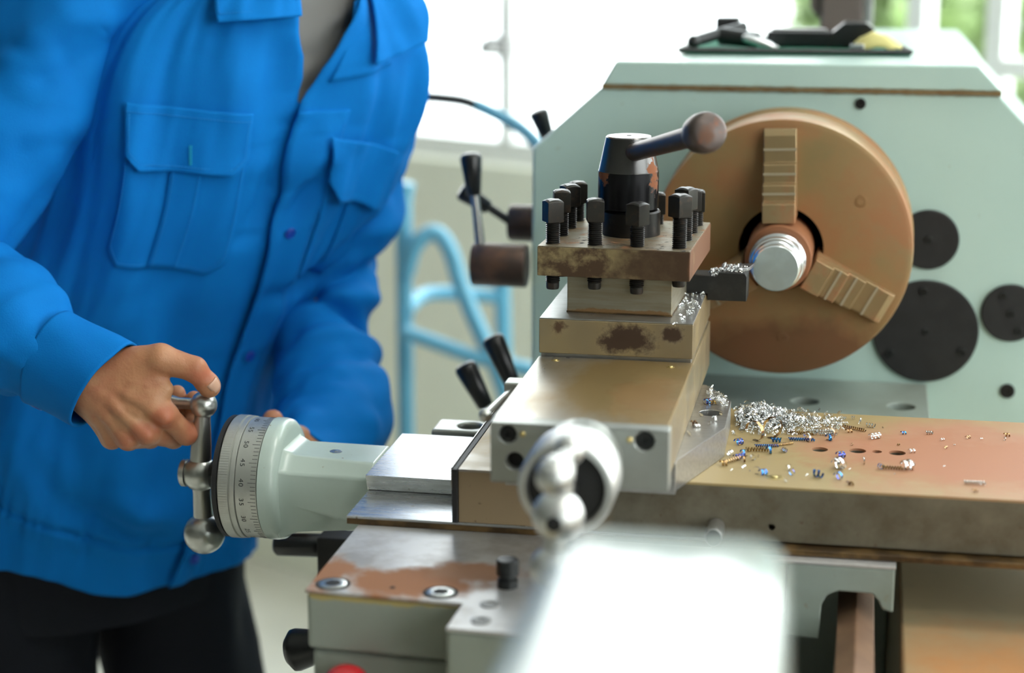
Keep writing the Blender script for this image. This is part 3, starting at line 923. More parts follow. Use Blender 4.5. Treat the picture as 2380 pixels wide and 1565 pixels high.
# long top slide with a chamfered right flank
MB().box(-0.1885, -0.0580, -0.466, -0.10, 1.0062, 1.0485).build('slide', 'slide_side', cr, bevel=0.0008)
MB().box(-0.1885, -0.0580, -0.466, -0.272, 1.0485, 1.0508).build('slide_top', 'slide_top', cr, bevel=0.0006)
MB().box(-0.1885, -0.0585, -0.2713, -0.10, 1.0534, 1.0828).build('tool_block', 'slide_side', cr, bevel=0.0008)
MB().box(-0.1870, -0.0600, -0.2690, -0.102, 1.0486, 1.0534).build('gib_gap', 'ground_steel', cr, bevel=0.0003)
MB().box(-0.1882, -0.0588, -0.2710, -0.1005, 1.0828, 1.0838).build('block_top', 'ground_steel', cr, bevel=0.0004)
for x, y in ((-0.172, -0.285), (-0.075, -0.290)):
    MB().revolve([(0.0035, 0), (0.0035, 0.0002), (0.002, 0.0003), (0.0016, 0.001), (0, 0.0012)], (x, y, 1.0508), (0, 0, 1), 20).build('oil_nipple', 'brass', cr)
brk = MB().box(-0.1885, -0.0555, -0.4825, -0.4662, 1.0045, 1.0512).build('front_bracket', 'cast_bracket', cr, bevel=0.0016, seg=3)
carve(brk, [MB().cyl((-0.1752, -0.49, 1.0425), (-0.1752, -0.474, 1.0425), 0.0066, 28),
            MB().cyl((-0.0735, -0.49, 1.0425), (-0.0735, -0.474, 1.0425), 0.0072, 28),
            MB().cyl((-0.1697, -0.49, 1.0220), (-0.1697, -0.470, 1.0220), 0.0066, 28)])
socket_screw(cr, (-0.1752, -0.4745, 1.0425), (0, -1, 0), 0.0058, h=0.006)
socket_screw(cr, (-0.0735, -0.4745, 1.0425), (0, -1, 0), 0.0064, h=0.006)
MB().revolve([(0.0064, 0), (0.0064, 0.004), (0, 0.004)], (-0.1697, -0.4712, 1.0220), (0, -1, 0), 28).build('hole_shade_disc', 'bore_black', cr)  # black disc added inside the third hole as its painted shade
for x in (-0.1638, -0.0845):
    MB().revolve([(0.0022, 0), (0.0022, 0.001), (0.0012, 0.0018), (0, 0.0018)], (x, -0.4825, 1.0432), (0, -1, 0), 16).build('dowel', 'brass', cr)
# gib clamping lever on the left flank
gl = MB().tube([(-0.2010, -0.4363, 1.0433), (-0.1995, -0.39, 1.041), (-0.1975, -0.3428, 1.0384)], [0.0028, 0.0032, 0.0036], 12)
gl.build('clamp_rod', 'satin_chrome', cr)
MB().ball((-0.2010, -0.4380, 1.0434), 0.0052, 20, 12).build('rod_ball', 'satin_chrome', cr)
MB().box(-0.2035, -0.1888, -0.352, -0.332, 1.0310, 1.0470).build('rod_lug', 'cast_bracket', cr, bevel=0.002)

# ---------------- compound crank (nearest the viewer)
AX, AZ = -0.1195, 1.0280
cd = root('compound_dial', (AX, -0.53, 0.99), 'polished round feed dial at the front of the compound slide', 'feed dial')
MB().revolve([(0.030, 0), (0.030, 0.030), (0.027, 0.032)], (AX, -0.483, AZ), (0, -1, 0), 48).build('boss', 'cast_bracket', cd)
MB().revolve([(0.0335, 0), (0.0345, 0.0015), (0.0345, 0.040), (0.0325, 0.044), (0.0285, 0.0445), (0.0275, 0.042), (0.0275, 0.036), (0, 0.036)],
             (AX, -0.516, AZ), (0, -1, 0), 64).build('ring', 'blasted_chrome', cd)
MB().revolve([(0.0272, 0), (0.0272, 0.003), (0.0, 0.003)], (AX, -0.5525, AZ), (0, -1, 0), 48).build('dial_face', 'cover_black', cd)
cc = root('ball_crank', (AX, -0.60, 1.0), 'blurred chrome ball crank on the compound dial, grip pointing at viewer', 'crank handle', 'ball crank handles')
hubp = V((AX + 0.003, -0.610, AZ - 0.003))
MB().cyl((AX, -0.556, AZ), (AX, -0.592, AZ), 0.008, 24).build('shaft', 'cover_black', cc)
MB().ball(hubp, 0.0180, 36, 20, (0, 1, 0)).build('hub_ball', 'blasted_chrome', cc)
MB().revolve([(0.0056, 0), (0.0056, 0.0024), (0, 0.0024)], hubp + V((0, -0.0162, 0)), (0, -1, 0), 6).build('hub_screw', 'bore_black', cc)
upb = hubp + V((0.007, 0.004, 0.0455))
MB().tube([hubp, upb], [0.0075, 0.0058], 20).build('arm', 'blasted_chrome', cc)
MB().ball(upb, 0.0105, 32, 16).build('end_ball', 'blasted_chrome', cc)
lwb = hubp - V((0.004, 0.003, 0.036))
MB().tube([hubp, lwb], [0.0075, 0.0070], 20).build('arm', 'blasted_chrome', cc)
MB().ball(lwb, 0.0150, 32, 16).build('counterweight', 'blasted_chrome', cc)
MB().revolve([(0.0042, 0.006), (0.0052, 0.012), (0.0070, 0.028), (0.0105, 0.042), (0.0125, 0.053), (0.0112, 0.062), (0.007, 0.0675), (0, 0.069)],
             upb, V((-0.02, -1, -0.02)), 32).build('grip', 'blasted_chrome', cc, sharp=60)

# ---------------- cross feed bracket and dial (held by the operator's crank)
FY, FZ = -0.255, 0.9235
fb = root('cross_feed_dial', (-0.40, FY, 0.865), 'pale painted cross feed bracket with engraved round dial beside the hand', 'feed dial')


def octo(hy_t, z_t, hy_m, z_m, z_m2, hy_b, z_b):
    return [(-hy_t, z_t), (hy_t, z_t), (hy_m, z_m), (hy_m, z_m2), (hy_b, z_b), (-hy_b, z_b), (-hy_m, z_m2), (-hy_m, z_m)]


secs = [(-0.3305, octo(0.027, 0.0275, 0.040, 0.0165, -0.026, 0.018, -0.036)),
        (-0.360, octo(0.0255, 0.0285, 0.0385, 0.0165, -0.022, 0.022, -0.038)),
        (-0.403, octo(0.022, 0.0300, 0.037, 0.0170, -0.012, 0.026, -0.041)),
        (-0.4125, octo(0.025, 0.0340, 0.041, 0.0190, -0.013, 0.030, -0.044)),
        (-0.418, octo(0.030, 0.0395, 0.046, 0.0220, -0.014, 0.034, -0.046))]
v, f = [], []
for x, sc in secs:
    v += [(x, FY + a, FZ + b) for a, b in sc]
for i in range(len(secs) - 1):
    for k in range(8):
        f.append((i * 8 + k, i * 8 + (k + 1) % 8, (i + 1) * 8 + (k + 1) % 8, (i + 1) * 8 + k))
f.append(tuple(range(8)))
f.append(tuple(range(len(v) - 1, len(v) - 9, -1)))
MB().add(v, f).build('arm', 'pale_paint', fb, bevel=0.0025, seg=3)
MB().revolve([(0.046, 0), (0.0500, 0.0008), (0.0535, 0.004), (0.0545, 0.009), (0.0545, 0.0160), (0.0535, 0.0165)], (-0.4135, FY, FZ), (-1, 0, 0), 96).build(
    'flange', 'pale_paint', fb, sharp=50)
MB().revolve([(0.050, 0), (0.0538, 0.0002), (0.0538, 0.0192), (0.050, 0.0195)], (-0.4302, FY, FZ), (-1, 0, 0), 96).build('dial_ring', 'dial_satin', fb)
# knurled grip ring: real ridges
kn = MB()
NK = 150
v, f = [], []
for ih, (h, base) in enumerate([(0, 0.0525), (0.0008, 0.0545), (0.0042, 0.0548), (0.0048, 0.0535), (0.0058, 0.0535), (0.0064, 0.0548), (0.0150, 0.0548), (0.0165, 0.0530)]):
    for k in range(NK * 2):
        a = math.pi * k / NK
        r_ = base + (0.00025 if (k % 2 == 0 and ih in (5, 6)) else 0)
        v.append((-0.4497 - h, FY + r_ * math.cos(a), FZ + r_ * math.sin(a)))
M2 = NK * 2
for i in range(7):
    for k in range(M2):
        f.append((i * M2 + k, i * M2 + (k + 1) % M2, (i + 1) * M2 + (k + 1) % M2, (i + 1) * M2 + k))
f.append(tuple(range(M2)))
f.append(tuple(range(8 * M2 - 1, 7 * M2 - 1, -1)))
kn.add(v, f)
kn.build('knurled_ring', 'dial_satin', fb, sharp=25)
MB().revolve([(0.0545, 0), (0.0545, 0.0040), (0.052, 0.0052), (0.0, 0.0052)], (-0.4664, FY, FZ), (-1, 0, 0), 96).build('black_disc', 'rubber', fb)
MB().cyl((-0.4712, FY, FZ), (-0.4885, FY, FZ), 0.0125, 32).build('shaft_collar', 'screw_black', fb)
MB().revolve([(0.0055, 0), (0.0055, 0.0005), (0.0016, 0.0006), (0.0016, 0.0010), (0, 0.0012)], (-0.372, FY - 0.004, FZ + 0.0288), (0.03, 0, 1), 24).build(
    'oil_cap', 'satin_chrome', fb)
# graduations: five divisions between numbers; the scale climbs with the angle
DR = 0.0538


def dial_pt(x, ang, rr):
    return (x, FY - rr * math.cos(ang), FZ + rr * math.sin(ang))


tick = MB()
DEG = math.radians(3.72)
A0 = math.radians(12.0)
for k in range(-26, 40):
    num = 40 + k
    ang = A0 + k * DEG
    ln = 0.0070 if k % 5 == 0 else 0.0046
    hw = 0.00016
    v = []
    for rr in (DR - 0.0004, DR + 0.00016):
        for da in (-hw / DR, hw / DR):
            for x in (-0.4310, -0.4310 - ln):
                v.append(dial_pt(x, ang + da, rr))
    tick.add(v, [(0, 1, 3, 2), (4, 6, 7, 5), (0, 4, 5, 1), (2, 3, 7, 6), (0, 2, 6, 4), (1, 5, 7, 3)])
tk = tick.build('graduation_marks', 'ink', fb, flat=True)
tk['kind'] = 'stuff'


def numeral(txt, ang):
    cu = bpy.data.curves.new('numeral', 'FONT')
    cu.body = txt
    cu.size = 0.0068
    cu.align_x = 'CENTER'
    cu.align_y = 'CENTER'
    cu.space_character = 1.15
    to = bpy.data.objects.new('numeral', cu)
    C.objects.link(to)
    bpy.context.view_layer.update()
    me = bpy.data.meshes.new_from_object(to.evaluated_get(bpy.context.evaluated_depsgraph_get()))
    bpy.data.objects.remove(to)
    bpy.data.curves.remove(cu)
    m = MB()
    # the digits read downwards round the ring
    m.add([dial_pt(-0.4440 + q.co.y * 0.85, ang - q.co.x / DR, DR + 0.00018) for q in me.vertices], [tuple(p.vertices) for p in me.polygons])
    bpy.data.meshes.remove(me)
    return m.build('numeral', 'ink', fb, flat=True, fix=False)


for k in range(-25, 40, 5):
    numeral(str(40 + k), A0 + k * DEG)

# ---------------- cross feed crank
xc = root('ball_crank', (-0.4985, FY, 0.85), 'satin ball crank turned by the hand at the engraved dial', 'crank handle', 'ball crank handles')
hub = V((-0.5000, FY, FZ))
MB().ball(hub, 0.0162, 40, 20, (1, 0, 0)).build('hub_ball', 'satin_chrome', xc)
MB().revolve([(0.0125, 0.0), (0.0125, 0.004), (0.0105, 0.0055), (0, 0.006)], hub + V((-0.0125, 0, 0)), (-1, 0, 0), 28).build('hub_cap', 'satin_chrome', xc)
upb = V((-0.4945, FY, FZ + 0.0645))
MB().revolve([(0.0098, 0), (0.0092, 0.02), (0.0074, 0.044), (0.0066, 0.058)], hub + V((0, 0, 0.006)), upb - hub, 28).build('arm', 'satin_chrome', xc)
MB().ball(upb, 0.0122, 36, 18).build('end_ball', 'satin_chrome', xc)
lwb = V((-0.4985, FY, FZ - 0.0565))
MB().revolve([(0.0092, 0), (0.0080, 0.018), (0.0092, 0.046)], hub, lwb - hub, 28).build('arm', 'satin_chrome', xc)
MB().ball(lwb, 0.0188, 40, 20).build('counterweight', 'satin_chrome', xc)
MB().revolve([(0.0052, 0.0), (0.0052, 0.016), (0.0068, 0.022), (0.0088, 0.045), (0.0092, 0.065), (0.007, 0.078), (0, 0.080)], upb + V((-0.008, 0.001, 0)),
             V((-1, 0.10, -0.02)), 28).build('grip', 'satin_chrome', xc, sharp=60)

# ---------------- tool post
tp = root('tool_post', (-0.1245, -0.191, 1.0838), 'four-way square tool post with stained plate and black clamp screws', 'tool post')
RT = Matrix.Rotation(math.radians(-1.8), 4, 'Z')
TC = V((-0.1250, -0.1915, 0))


def trot(mb):
    out = []
    for p in mb.v:
        q = RT @ (V(p) - TC) + TC
        out.append(tuple(q))
    mb.v = out
    return mb


HX, HY = 0.0645, 0.0735
trot(MB().box(TC.x - HX, TC.x + HX, TC.y - HY, TC.y + HY, 1.1182, 1.1430)).build('plate', 'post_plate', tp, bevel=0.0008)
trot(MB().box(TC.x - HX + .0004, TC.x + HX - .0004, TC.y - HY + .0004, TC.y + HY - .0004, 1.1430, 1.1438)).build('plate_top', 'post_top', tp, bevel=0.0003)
trot(MB().box(-0.1672, -0.0775, -0.2460, -0.135, 1.0840, 1.1182)).build('base_block', 'post_base', tp, bevel=0.0006)
trot(MB().box(-0.1676, -0.0771, -0.2464, -0.1346, 1.0838, 1.0850)).build('base_line', 'oily_edge', tp, bevel=0.0002)


def thread_prof(z0, z1, r, pitch=0.00165):
    pr = [(r * 0.82, z0), (r * 0.86, z0 + 0.0006)]
    z = z0 + 0.006
    pr += [(r * 0.90, z0 + 0.002), (r * 0.90, z - 0.0004)]
    while z + pitch < z1:
        pr += [(r * 0.80, z), (r, z + pitch * 0.44), (r, z + pitch * 0.60)]
        z += pitch
    pr += [(r * 0.86, z), (r * 0.88, z1)]
    return pr


def clamp_screw(x, y, ztop, rot, ztip):
    p = RT @ (V((x, y, 0)) - TC) + TC
    x, y = p.x, p.y
    zh = ztop - 0.0195
    th = MB().revolve(thread_prof(ztip, zh, 0.0062), (x, y, 0), (0, 0, 1), 24).build('clamp_screw', 'screw_oxide', tp, sharp=40)
    # square head with a crowned top
    h = MB()
    s = 0.0072
    vv, ff = [], []
    NN = 4
    ca, sa = math.cos(rot), math.sin(rot)

    def sq(k, zz, sc):
        out = []
        for e in range(4):
            for q in range(NN):
                t = q / NN * 2 - 1
                a = [(t, -1), (1, t), (-t, 1), (-1, -t)][e]
                out.append((x + (a[0] * ca - a[1] * sa) * s * sc, y + (a[0] * sa + a[1] * ca) * s * sc,
                            zz - (0.0009 * max(abs(a[0]), abs(a[1])) ** 2 * (a[0] ** 2 + a[1] ** 2 - 1) if k else 0)))
        return out
    rings = [sq(0, zh, 0.97), sq(0, zh + 0.0008, 1), sq(1, ztop - 0.0016, 1), sq(1, ztop - 0.0002, 0.72)]
    for rg_ in rings:
        vv += rg_
    m_ = 4 * NN
    for i in range(3):
        for k in range(m_):
            ff.append((i * m_ + k, i * m_ + (k + 1) % m_, (i + 1) * m_ + (k + 1) % m_, (i + 1) * m_ + k))
    ff.append(tuple(range(m_)))
    vv.append((x, y, ztop + 0.0002))
    for k in range(m_):
        ff.append((3 * m_ + k, 3 * m_ + (k + 1) % m_, 4 * m_))
    h.add(vv, ff)
    h.build('head', 'screw_oxide', th, bevel=0.0005, sharp=22)
    return th


XS = [-0.1790, -0.1430, -0.1070, -0.0715]
YS = [-0.2500, -0.2115, -0.1730, -0.1345]
for x, y, zt, a, tip in [(XS[0], YS[0], 1.1815, 0.55, 1.1045), (XS[1], YS[0], 1.1835, 0.22, 1.1060), (XS[2], YS[0], 1.1815, -0.55, 1.1035),
                         (XS[3], YS[0], 1.1895, -0.75, 1.1110), (XS[0], YS[1], 1.1840, 0.25, 1.108), (XS[0], YS[2], 1.1830, 0.55, 1.108),
                         (XS[0], YS[3], 1.1800, 0.40, 1.108), (XS[1], YS[3], 1.172, 0.3, 1.109), (XS[2], YS[3], 1.1725, 0.15, 1.109),
                         (XS[3], YS[3], 1.1760, 0.1, 1.109), (XS[3], YS[1], 1.1895, -0.5, 1.109), (XS[3], YS[2], 1.1825, 0.35, 1.109)]:
    clamp_screw(x, y, zt, a, tip)
HX0 = -0.1215
MB().revolve([(0.0252, 0), (0.0252, 0.0200), (0.0240, 0.0215), (0.020, 0.0215)], (HX0, -0.1905, 1.1438), (0, 0, 1), 64).build('collar', 'black_oxide', tp)
MB().revolve([(0.0240, 0), (0.0262, 0.0012), (0.0262, 0.0330)], (-0.1245, -0.1905, 1.1660), (0, 0, 1), 64).build('clamp_hub', 'hub_black', tp)
MB().revolve([(0.0262, 0.0), (0.0258, 0.0010), (0.0200, 0.0290), (0.0190, 0.0300), (0, 0.0303)], (-0.1245, -0.1905, 1.1990), (0, 0, 1), 64).build('hub_cone', 'hub_cone', tp)
MB().revolve([(0.0022, 0), (0.0022, 0.0004), (0, 0.0004)], (-0.1245, -0.1905, 1.2290), (0, 0, 1), 16).build('centre_mark', 'bore_black', tp)
h0, h1 = V((-0.1195, -0.2060, 1.2165)), V((-0.0480, -0.3300, 1.2500))
hd = (h1 - h0).normalized()
MB().revolve([(0.0078, -0.008), (0.0078, 0.040), (0.0088, (h1 - h0).length - 0.014)], h0, hd, 32).build('clamp_handle', 'handle_rust', tp)
Lh = (h1 - h0).length
MB().revolve([(0.0090, -0.016), (0.0120, -0.013), (0.0150, -0.007), (0.0162, 0.000), (0.0162, 0.008), (0.0150, 0.0125), (0.0125, 0.0145), (0, 0.0150)],
             h1 - hd * 0.004, hd, 40).build('handle_knob', 'handle_rust', tp, sharp=50)

# ---------------- cutting tool in the right-hand slot
ct = root('turning_tool', (-0.06, -0.15, 1.078), 'black turning tool clamped under the plate, tip against the workpiece', 'cutting tool')
MB().prism([(-0.0768, 1.0842), (-0.0768, 1.1005), (-0.0490, 1.1005), (-0.0475, 1.1042), (-0.0245, 1.1037), (-0.0225, 1.1005), (-0.0225, 1.0785), (-0.0575, 1.0785), (-0.0575, 1.0842)], 'y', -0.150, -0.1220).build('shank', 'tool_black', ct, bevel=0.0008)
MB().prism([(-0.0330, -0.1215), (-0.0300, -0.1450), (-0.0215, -0.1350), (-0.0180, -0.1120)], 'z', 1.1038, 1.1068).build('insert', 'carbide', ct, bevel=0.0004)

# ---------------- tailstock, close in front of the lens
ts = root('tailstock', (0.0, -1.2, 0.88), 'blurred glossy white-green tailstock casting at the front edge', 'tailstock')
secs = [(-0.984, -0.050, 0.043, 1.1450), (-0.997, -0.055, 0.049, 1.1515), (-1.06, -0.0560, 0.0515, 1.1525), (-1.20, -0.056, 0.0515, 1.1520),
        (-1.36, -0.056, 0.0515, 1.1500), (-1.372, -0.050, 0.046, 1.1440)]
v, f = [], []
for y, x0, x1, zt in secs:
    ring = []
    for t in range(0, 7):
        a = math.pi - t / 6 * math.pi / 2
        ring.append((x0 + 0.022 + 0.022 * math.cos(a), zt - 0.016 + 0.016 * math.sin(a)))
    for t in range(0, 7):
        a = math.pi / 2 - t / 6 * math.pi / 2
        ring.append((x1 - 0.016 + 0.016 * math.cos(a), zt - 0.016 + 0.016 * math.sin(a)))
    ring += [(x1 + 0.003, 1.05), (x1 + 0.003, 0.96), (x1 + 0.03, 0.90), (x0 - 0.04, 0.90), (x0 - 0.018, 0.96), (x0 - 0.014, 1.05)]
    v += [(x, y, z) for x, z in ring]
nr = len(v) // len(secs)
for i in range(len(secs) - 1):
    for k in range(nr):
        f.append((i * nr + k, i * nr + (k + 1) % nr, (i + 1) * nr + (k + 1) % nr, (i + 1) * nr + k))
f.append(tuple(range(nr)))
f.append(tuple(range(len(v) - 1, len(v) - 1 - nr, -1)))
MB().add(v, f).build('body', 'tail_paint', ts, bevel=0.004, sharp=50)
MB().box(-0.25, 0.25, -1.40, -1.00, 0.8905, 0.8998).build('base', 'saddle_paint', ts, bevel=0.002)
MB().box(-0.25, -0.125, -1.40, -1.00, 0.8655, 0.8905).build('foot', 'saddle_paint', ts, bevel=0.002)
MB().box(0.125, 0.25, -1.40, -1.00, 0.8805, 0.8905).build('foot', 'saddle_paint', ts, bevel=0.002)
MB().revolve([(0.0065, 0), (0.0062, 0.0012), (0.003, 0.0018), (0, 0.0018)], (-0.0045, -1.049, 1.1524), (0, 0, 1), 24).build('oil_plug', 'grey_metal', ts)
MB().revolve([(0.024, 0), (0.024, 0.03), (0.021, 0.034), (0.0, 0.034)], (0, -0.9845, 1.1), (0, 1, 0), 40).build('quill', 'ground_steel', ts)

# ---------------- levers
def knob(mb, a, b, r0, r1):
    a, b = V(a), V(b)
    L_ = (b - a).length
    return mb.revolve([(r0 * 0.8, 0), (r0, L_ * 0.03), (r1, L_ * 0.88), (r1 * 0.86, L_ * 0.96), (r1 * 0.5, L_), (0, L_)], a, b - a, 28)


sg = root('speed_lever', (-0.32, 0.135, 1.02), 'upright black-knobbed lever on a dark round housing left of the headstock', 'lever', 'lathe levers')
MB().revolve([(0.0222, 0), (0.0230, 0.002), (0.0230, 0.056), (0.0222, 0.058)], (-0.330, 0.134, 1.0475), (1, 0, 0), 48).build('housing', 'dark_casting', sg)
MB().tube([(-0.3220, 0.134, 1.062), (-0.3262, 0.136, 1.10), (-0.3300, 0.137, 1.128)], [0.0056, 0.0048, 0.0046], 16).build('rod', 'lever_steel', sg)
knob(MB(), (-0.3295, 0.137, 1.121), (-0.3335, 0.139, 1.166), 0.0075, 0.0118).build('knob', 'black_plastic', sg, sharp=50)
s2 = root('feed_lever', (-0.30, 0.20, 1.06), 'slanted black-knobbed lever on a rusty boss behind the upright lever', 'lever', 'lathe levers')
MB().revolve([(0.0185, 0), (0.020, 0.003), (0.020, 0.036)], (-0.303, 0.200, 1.082), (1, 0, 0), 40).build('boss', 'dark_casting', s2)
MB().tube([(-0.300, 0.185, 1.086), (-0.325, 0.178, 1.104)], [0.0045, 0.0045], 14).build('rod', 'screw_black', s2)
knob(MB(), (-0.322, 0.179, 1.101), (-0.352, 0.172, 1.121), 0.0075, 0.0105).build('knob', 'black_plastic', s2, sharp=50)
s3 = root('change_lever', (-0.268, 0.24, 1.15), 'short black-knobbed lever at the sloping corner of the headstock', 'lever', 'lathe levers')
MB().tube([(-0.262, 0.26, 1.150), (-0.272, 0.255, 1.172)], [0.0065, 0.006], 14).build('rod', 'screw_black', s3)
knob(MB(), (-0.270, 0.255, 1.168), (-0.281, 0.250, 1.200), 0.0075, 0.0110).build('knob', 'black_plastic', s3, sharp=50)
for nm, lab, a, b, c in (('apron_lever', 'black tapered lever knob, lower left of two beside the slide', (-0.3250, 0.0581, 0.957), (-0.3000, 0.0528, 0.9130), (-0.284, 0.048, 0.872)),
                         ('apron_lever', 'black tapered lever knob, upper right of two beside the slide', (-0.2975, 0.0700, 0.985), (-0.2747, 0.0632, 0.9370), (-0.258, 0.058, 0.893))):
    r_ = root(nm, (c[0], c[1], 0.8), lab, 'lever', 'lathe levers')
    knob(MB(), b, a, 0.0085, 0.0122).build('knob', 'black_plastic', r_, sharp=50)
    MB().tube([b, c, (c[0] + 0.012, c[1] - 0.004, 0.80)], [0.0048, 0.0055, 0.0060], 14).build('rod', 'lever_steel', r_)
lb = root('lever_bracket', (-0.27, 0.055, 0.66), 'painted lever bracket on the front of the bed under the apron levers', 'bracket')
MB().box(-0.300, -0.2205, 0.02, 0.0880, 0.66, 0.80).build('block', 'saddle_paint', lb, bevel=0.004)
# black clamp grip under the dial
cg = root('clamp_grip', (-0.42, -0.15, 0.78), 'black cylindrical grip under the cross feed bracket', 'lever', 'lathe levers')
MB().revolve([(0.0085, 0), (0.0112, 0.003), (0.0115, 0.046), (0.010, 0.048)], (-0.4665, -0.15, 0.8225), (1, 0, 0.03), 32).build('grip', 'black_plastic', cg, sharp=50)
MB().box(-0.4185, -0.3165, -0.172, -0.128, 0.795, 0.8395).build('block', 'cover_black', cg, bevel=0.002)
kc = root('clamp_lever', (-0.36, -0.30, 0.76), 'black cone-shaped knob low beside the saddle front', 'knob')
MB().revolve([(0.0, 0), (0.012, 0.0004), (0.0185, 0.006), (0.019, 0.010), (0.010, 0.052), (0.008, 0.088)], (-0.4085, -0.30, 0.778), (1, 0, 0.25), 36).build('knob', 'black_plastic', kc, sharp=50)
rk = root('red_knob', (-0.27, -0.60, 0.80), 'glossy red knob peeking in at the bottom edge', 'knob')
MB().ball((-0.2820, -0.555, 0.8665), 0.0175, 32, 18, squash=.85).build('knob', 'red_plastic', rk)
MB().tube([(-0.2820, -0.555, 0.858), (-0.2820, -0.555, 0.83), (-0.275, -0.5330, 0.81)], 0.006, 14).build('stem', 'lever_steel', rk)
# ================================================================== the operator
per = root('person', (-0.78, 0.10, FLOOR), 'person in blue work shirt and dark trousers turning a crank with the right hand', 'person')
A_ = np.array
FACE = np.array([0.743, -0.669]); LAT = np.array([0.669, 0.743])
TROWS = np.array([
 (0.640,-0.770,0.100,0.192,0.136),
 (0.677,-0.7668,0.100,0.192,0.136),
 (0.750,-0.7525,0.100,0.189,0.136),
 (0.852,-0.7269,0.100,0.184,0.132),
 (0.9515,-0.6969,0.100,0.180,0.130),
 (1.050,-0.6486,0.096,0.190,0.132),
 (1.1458,-0.5950,0.094,0.203,0.130),
 (1.2151,-0.5680,0.090,0.205,0.122),
 (1.2824,-0.5480,0.085,0.190,0.108),
 (1.3262,-0.5370,0.082,0.160,0.094),
 (1.3600,-0.5300,0.080,0.115,0.080),
 (1.3900,-0.5270,0.080,0.076,0.068)])
def trow(z):
    z=np.asarray(z,float)
    # smooth interpolation (pchip-like via cubic hermite on finite differences)
    T=TROWS; zs=T[:,0]
    i=np.clip(np.searchsorted(zs,z)-1,0,len(zs)-2)
    h=zs[i+1]-zs[i]; t=np.clip((z-zs[i])/h,0,1)
    out=[]
    for c in range(1,5):
        y=T[:,c]; d=np.gradient(y,zs)
        h00=2*t**3-3*t**2+1;h10=t**3-2*t**2+t;h01=-2*t**3+3*t**2;h11=t**3-t**2
        out.append(h00*y[i]+h10*h*d[i]+h01*y[i+1]+h11*h*d[i+1])
    return out
def torso(phi,z,off=0.0):
    cx,cy,a,b=trow(z)
    p=2.0/2.35
    c,s=np.cos(phi),np.sin(phi)
    fx=np.sign(c)*np.abs(c)**p*(b+off); lx=np.sign(s)*np.abs(s)**p*(a+off)
    return np.stack([cx+FACE[0]*fx+LAT[0]*lx, cy+FACE[1]*fx+LAT[1]*lx, z+0*phi],-1)


def nz(x, y, z):
    return noise.noise(V((x, y, z)))


def tnormal(phi, z):
    e = 1e-3
    p = torso(phi, z)
    du = torso(phi + e, z) - p
    dv = torso(phi, z + e) - p
    n = np.cross(du, dv)
    return n / np.linalg.norm(n, axis=-1, keepdims=True)


def grid_mesh(P, name, material, parent, thick=0.0, wrap=False, flip=False, sub=0):
    """P: (rows, cols, 3) world points"""
    r_, c_ = P.shape[:2]
    v = [tuple(p) for p in P.reshape(-1, 3)]
    f = []
    for i in range(r_ - 1):
        for j in range(c_ if wrap else c_ - 1):
            q = (i * c_ + j, i * c_ + (j + 1) % c_, (i + 1) * c_ + (j + 1) % c_, (i + 1) * c_ + j)
            f.append(q[::-1] if flip else q)
    o = MB().add(v, f).build(name, material, parent, fix=False, sharp=180)
    if thick:
        sm_ = o.modifiers.new('thick', 'SOLIDIFY')
        sm_.thickness = thick
        sm_.offset = -1.0
    if sub:
        ss = o.modifiers.new('sub', 'SUBSURF')
        ss.levels = ss.render_levels = sub
    return o


# ---- folds of the shirt body: ridges (+) and valleys (-) from point to point in (phi, z)
FOLDS = [((-1.05, 1.30), (-0.55, 1.02), 0.05, 0.006), ((-0.35, 1.30), (-0.22, 1.18), 0.05, 0.004), ((-0.12, 1.30), (-0.10, 1.19), 0.035, -0.004),
         ((-0.20, 1.16), (0.02, 0.98), 0.05, 0.005), ((-0.02, 1.205), (-0.06, 1.10), 0.022, -0.008), ((0.06, 1.20), (0.03, 1.14), 0.03, 0.007),
         ((0.10, 1.16), (0.08, 1.11), 0.02, -0.006), ((0.16, 1.10), (0.30, 0.98), 0.04, 0.004),
         ((-0.50, 1.05), (-0.15, 0.86), 0.05, 0.005), ((-0.30, 1.05), (0.02, 0.88), 0.035, -0.004), ((-0.95, 1.05), (-0.45, 0.83), 0.06, -0.006),
         ((-0.75, 0.98), (-0.15, 0.80), 0.05, 0.006), ((-1.1, 0.95), (-0.7, 0.79), 0.05, 0.005), ((-0.9, 0.88), (-0.5, 0.80), 0.03, -0.004),
         ((-0.30, 0.82), (0.05, 0.775), 0.03, 0.006), ((-0.45, 0.81), (0.0, 0.762), 0.018, -0.004),
         ((0.45, 1.30), (0.55, 1.18), 0.05, 0.006), ((0.75, 1.30), (0.80, 1.16), 0.05, 0.005), ((0.62, 1.28), (0.68, 1.17), 0.03, -0.004),
         ((0.30, 1.28), (0.25, 1.20), 0.04, 0.004), ((0.95, 1.12), (0.45, 1.03), 0.03, -0.008), ((1.1, 1.16), (0.6, 1.06), 0.04, 0.006),
         ((0.20, 1.03), (0.75, 1.035), 0.022, -0.007)]


def hem_z(phi):
    t = np.clip((0.05 - phi) / 1.0, 0, 1)
    return 0.699 + 0.046 * t * t * (3 - 2 * t)


def seam_z(phi):
    t = np.clip((0.05 - phi) / 1.1, 0, 1)
    return 0.747 + 0.072 * t


